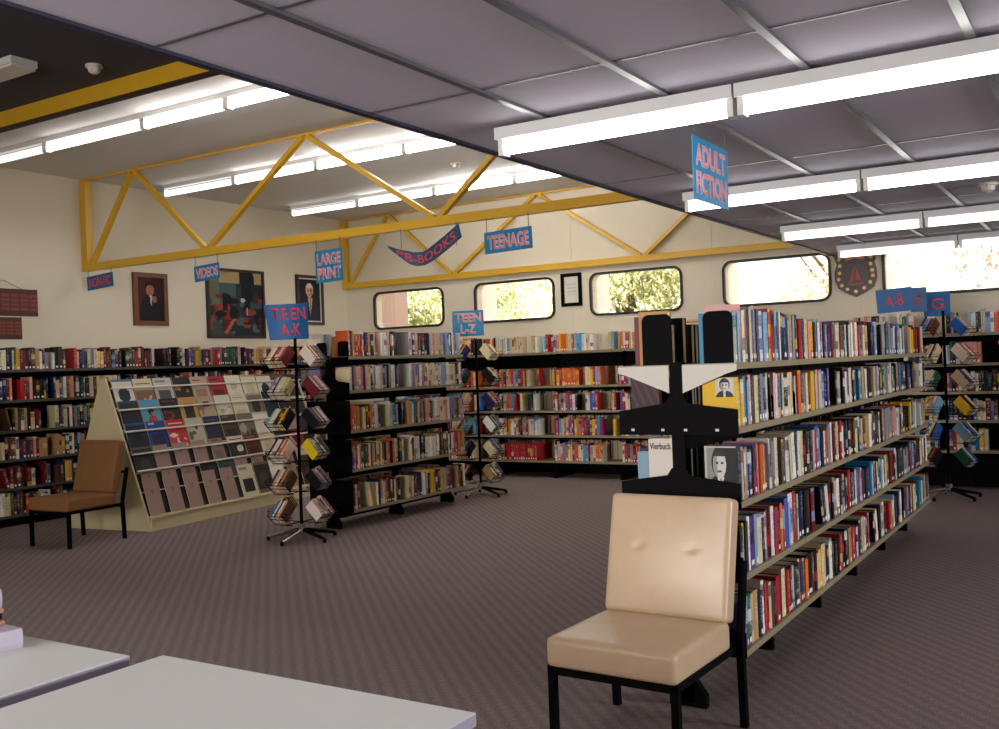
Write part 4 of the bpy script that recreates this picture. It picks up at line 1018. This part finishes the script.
# ------------------------------------------------------------------ paperback carousels
PB_COLS = {'white': 14, 'cream': 9, 'grey': 3, 'black': 7, 'red': 3, 'blue': 3, 'light blue': 3, 'tan': 3, 'green': 2, 'yellow': 2, 'orange': 1, 'pink': 1, 'navy': 3, 'dark red': 2, 'brown': 3}
def carousel(x, y, label, short, tiers, rz, counts, seed, group, pal=PB_COLS, rb=.30, sk=()):
    R = random.Random(seed)
    t = thing('book_carousel', label, 'carousel', (x, y, 0), rz)
    for k in range(5):
        a = k*2*PI/5+.25; c, s_ = math.cos(a), math.sin(a)
        q = MB(); q.tube([(c*.03, s_*.03, .085), (c*rb*.6, s_*rb*.6, .055), (c*rb, s_*rb, .03)], [.018, .016, .012], 8); lg = q.build('base_leg', M_CHROME if k in (2, 3) else M_BLACK, t)
        q = MB(); q.tube([(c*rb, s_*rb, 0), (c*rb, s_*rb, .034)], .016, 10); q.build('foot', M_BLACK, lg)
    q = MB(); q.tube([(0, 0, .06), (0, 0, .14)], .035, 14); q.build('hub', M_CHROME, t)
    q = MB(); q.tube([(0, 0, .12), (0, 0, tiers[0]+.19)], .014, 10); q.build('pole', M_BLACK, t)
    tl = math.radians(44); D = .09
    for ti, z in enumerate(tiers):
        for k in range(4):
            n = counts[k]
            if n == 0 or (ti, k) in sk: continue
            a = k*PI/2+PI/4+R.uniform(-.08, .08)
            # pocket frame: local x outward, y tangential, books lean with their feet outward
            P = T_((x, y, z)) @ Matrix.Rotation(rz+a, 4, 'Z') @ T_((.297, 0, 0)) @ Matrix.Rotation(-tl, 4, 'Y')
            Pl = T_((0, 0, z)) @ Matrix.Rotation(a, 4, 'Z') @ T_((.297, 0, 0)) @ Matrix.Rotation(-tl, 4, 'Y')
            q = MB(); q.T = Pl; wd = .205
            for yy in (-wd/2, wd/2):
                q.bar((-.115, yy, -.004), (.004, yy, -.004), .003); q.bar((.004, yy, -.004), (.004, yy, .03), .003)
            q.bar((.004, -wd/2, .03), (.004, wd/2, .03), .003); q.bar((.004, -wd/2, -.004), (.004, wd/2, -.004), .005); q.bar((-.115, -wd/2, -.004), (-.115, wd/2, -.004), .005); q.bar((-.04, -wd/2, -.004), (-.04, wd/2, -.004), .005)
            q.T = T_((0, 0, z)) @ Matrix.Rotation(a, 4, 'Z'); q.bar((.012, 0, -.085), (.215, 0, -.085), .007)
            q.build('wire_pocket', M_BLACK, t)
            s = -wd/2+.006+R.choice((0, 0, .008, .016)); m = 0; n = max(2, n-R.choice((0, 0, 0, 1)))
            while m < n and s < wd/2-.016:
                w = R.uniform(.018, .031); h = R.uniform(.164, .177); cn = None
                if s+w > wd/2-.003: break
                r_ = R.random()*sum(pal.values())
                for cn, v in pal.items():
                    r_ -= v
                    if r_ <= 0: break
                m += 1; c = hx(COL[cn]); c = tuple(min(1, u*R.uniform(.8, 1.15)) for u in c); acc = hx(COL[R.choice(['red', 'navy', 'black', 'yellow', 'white', 'orange', 'blue'])])
                q = MB(); book_geo(q, w-.001, h, D, c, acc, R.random(), True, False, False); o = q.build('paperback', M_COVER)
                o.matrix_world = P @ T_((-.003, s, .0005))
                tag(o, '%s paperback, %s from %s, %s pocket, %s tier, %s carousel' % (cn, ordn(m), 'left' if k > 1 else 'right', ['back right', 'back left', 'front left', 'front right'][k], ordn(ti+1), short), 'paperback', group)
                q = MB(); book_geo(q, w-.001, h, D, c, acc, 0, False, True, False, (0, 0, 0)); q.build('page_block', M_PAGE, o)
                if k in (2, 3) and (m == 1 or m == n): pass
                s += w
    return t
TL = [1.55, 1.285, 1.02, .76, .50, .24]
carousel(-6.03, 6.35, 'black paperback carousel with chrome feet under the TEEN A-K sign', 'TEEN A-K', TL, math.radians(49), [2, 5, 7, 7], 3, 'paperbacks on the TEEN A-K carousel')
TM = [1.565, 1.30, 1.03, .77, .50, .24]
carousel(-6.09, 9.28, 'black paperback carousel under the TEEN L-Z sign, near the back wall bookcase', 'TEEN L-Z', TM, math.radians(40), [2, 0, 5, 6], 8, 'paperbacks on the TEEN L-Z carousel', dict(PB_COLS, green=4, purple=2))
TR = [1.62, 1.37, 1.12, .87, .62, .38]
carousel(-1.43, 10.42, 'dim paperback carousel beyond the far end of the long bookcase', 'dim far', TR, math.radians(20), [0, 0, 5, 6], 12, 'paperbacks on the far right carousel')
carousel(-1.92, 9.75, 'paperback carousel mostly hidden behind the long bookcase, under the A-B sign', 'A-B', [1.49], math.radians(20), [0, 0, 6, 6], 21, 'paperbacks on the A-B carousel', {'black': 5, 'white': 2, 'navy': 3, 'cream': 2})
def flare(p): return Vector((p.x*(1+.05*p.y)-.28*max(0, p.y+.09)**1.3*(1 if p.x < 0 else .25), p.y, .12*(p.x/.2)**2*.5))
sign('carousel_sign', .37, .31, ['TEEN', 'A-K'], (-6.075, 6.36, 1.885), math.radians(18), 'deep blue curved TEEN A-K card standing above the front carousel', m=M_SIGN2, lm=M_LETR, outline=False, bend=flare, posts=.02)
sign('carousel_sign', .36, .285, ['TEEN', 'L-Z'], (-6.13, 9.20, 1.92), math.radians(18), 'blue TEEN L-Z card standing above the carousel near the back wall', posts=.04)
sign('carousel_sign', .31, .22, ['A-B'], (-1.76, 9.8, 1.91), math.radians(8), 'blue A-B card standing behind the far end of the long bookcase', m=M_SIGN2, lm=M_LETR, outline=False, tilt=-.06, posts=.05, lh=.5)
sign('carousel_sign', .16, .24, ['C'], (-1.64, 10.40, 1.93), math.radians(35), 'narrow blue card standing between the A-B card and the G card', m=M_SIGN2, lm=M_LETR, outline=False, posts=.05, lh=.4)
sign('carousel_sign', .24, .24, ['G'], (-1.50, 10.55, 1.885), math.radians(10), 'blue G card rightmost of the cards beyond the long bookcase', m=M_SIGN2, lm=M_LETR, outline=False, posts=.05, lh=.45)

# ------------------------------------------------------------------ desks in front of the camera
def desk(x0, x1, y0, y1, label):
    t = thing('table', label, 'table', ((x0+x1)/2, (y0+y1)/2, 0)); hw, hd = (x1-x0)/2, (y1-y0)/2
    q = MB(); q.box(-hw, hw, -hd, hd, .722, .75); o = q.build('table_top', [M_DESK], t)
    md = o.modifiers.new('edge', 'BEVEL'); md.width = .003; md.segments = 2
    for a in (-1, 1):
        q = MB(); q.box(a*hw-(.003 if a > 0 else 0), a*hw+(.003 if a < 0 else 0)+(.001 if a > 0 else -.001), -hd+.004, hd-.004, .724, .747); q.build('edging', M_DEDGE, t)
        for b in (-1, 1):
            q = MB(); q.bar((a*(hw-.05), b*(hd-.05), 0), (a*(hw-.05), b*(hd-.05), .722), .035); q.build('leg', M_BLACK, t)
    return t
desk(-2.045, -1.11, .35, 1.645, 'pale laminate table in the bottom foreground, nearest the camera')
desk(-3.15, -2.12, .45, 1.605, 'pale laminate table at the bottom left corner')
zz = .75
PILE = [('cfc6d6', .05, .2, -2.425, 'thick lilac-white book at the bottom of the blurred pile on the left table'), ('d08c7c', .012, .17, -2.50, 'thin pinkish book just above the lilac-white book in the blurred pile'),
        ('17141c', .018, .17, -2.505, 'thin black book in the middle of the blurred pile'), ('d29a88', .013, .17, -2.49, 'thin pinkish book under the white book of the blurred pile'), ('c8c2d2', .05, .16, -2.488, 'lilac-white book on top of the blurred pile on the left table')]
for k, (cn, hh, ww, xx, nm) in enumerate(PILE):
    q = MB(); c = hx(cn); book_geo(q, hh, .22, ww, c, c, .2, True, False, False)
    o = q.build('book', M_COVER)
    o.matrix_world = T_((xx-.032, 1.42, zz+.0003)) @ Matrix.Rotation(math.radians(3*k-4), 4, 'Z') @ Matrix.Rotation(PI/2, 4, 'X') @ T_((0, 0, -.11)); zz += hh+.0006
    tag(o, nm, 'book', 'books piled on the left table')
    q = MB(); book_geo(q, hh, .22, ww, c, c, .2, False, True, False, (0, 0, 0)); q.build('page_block', M_PAGE, o)
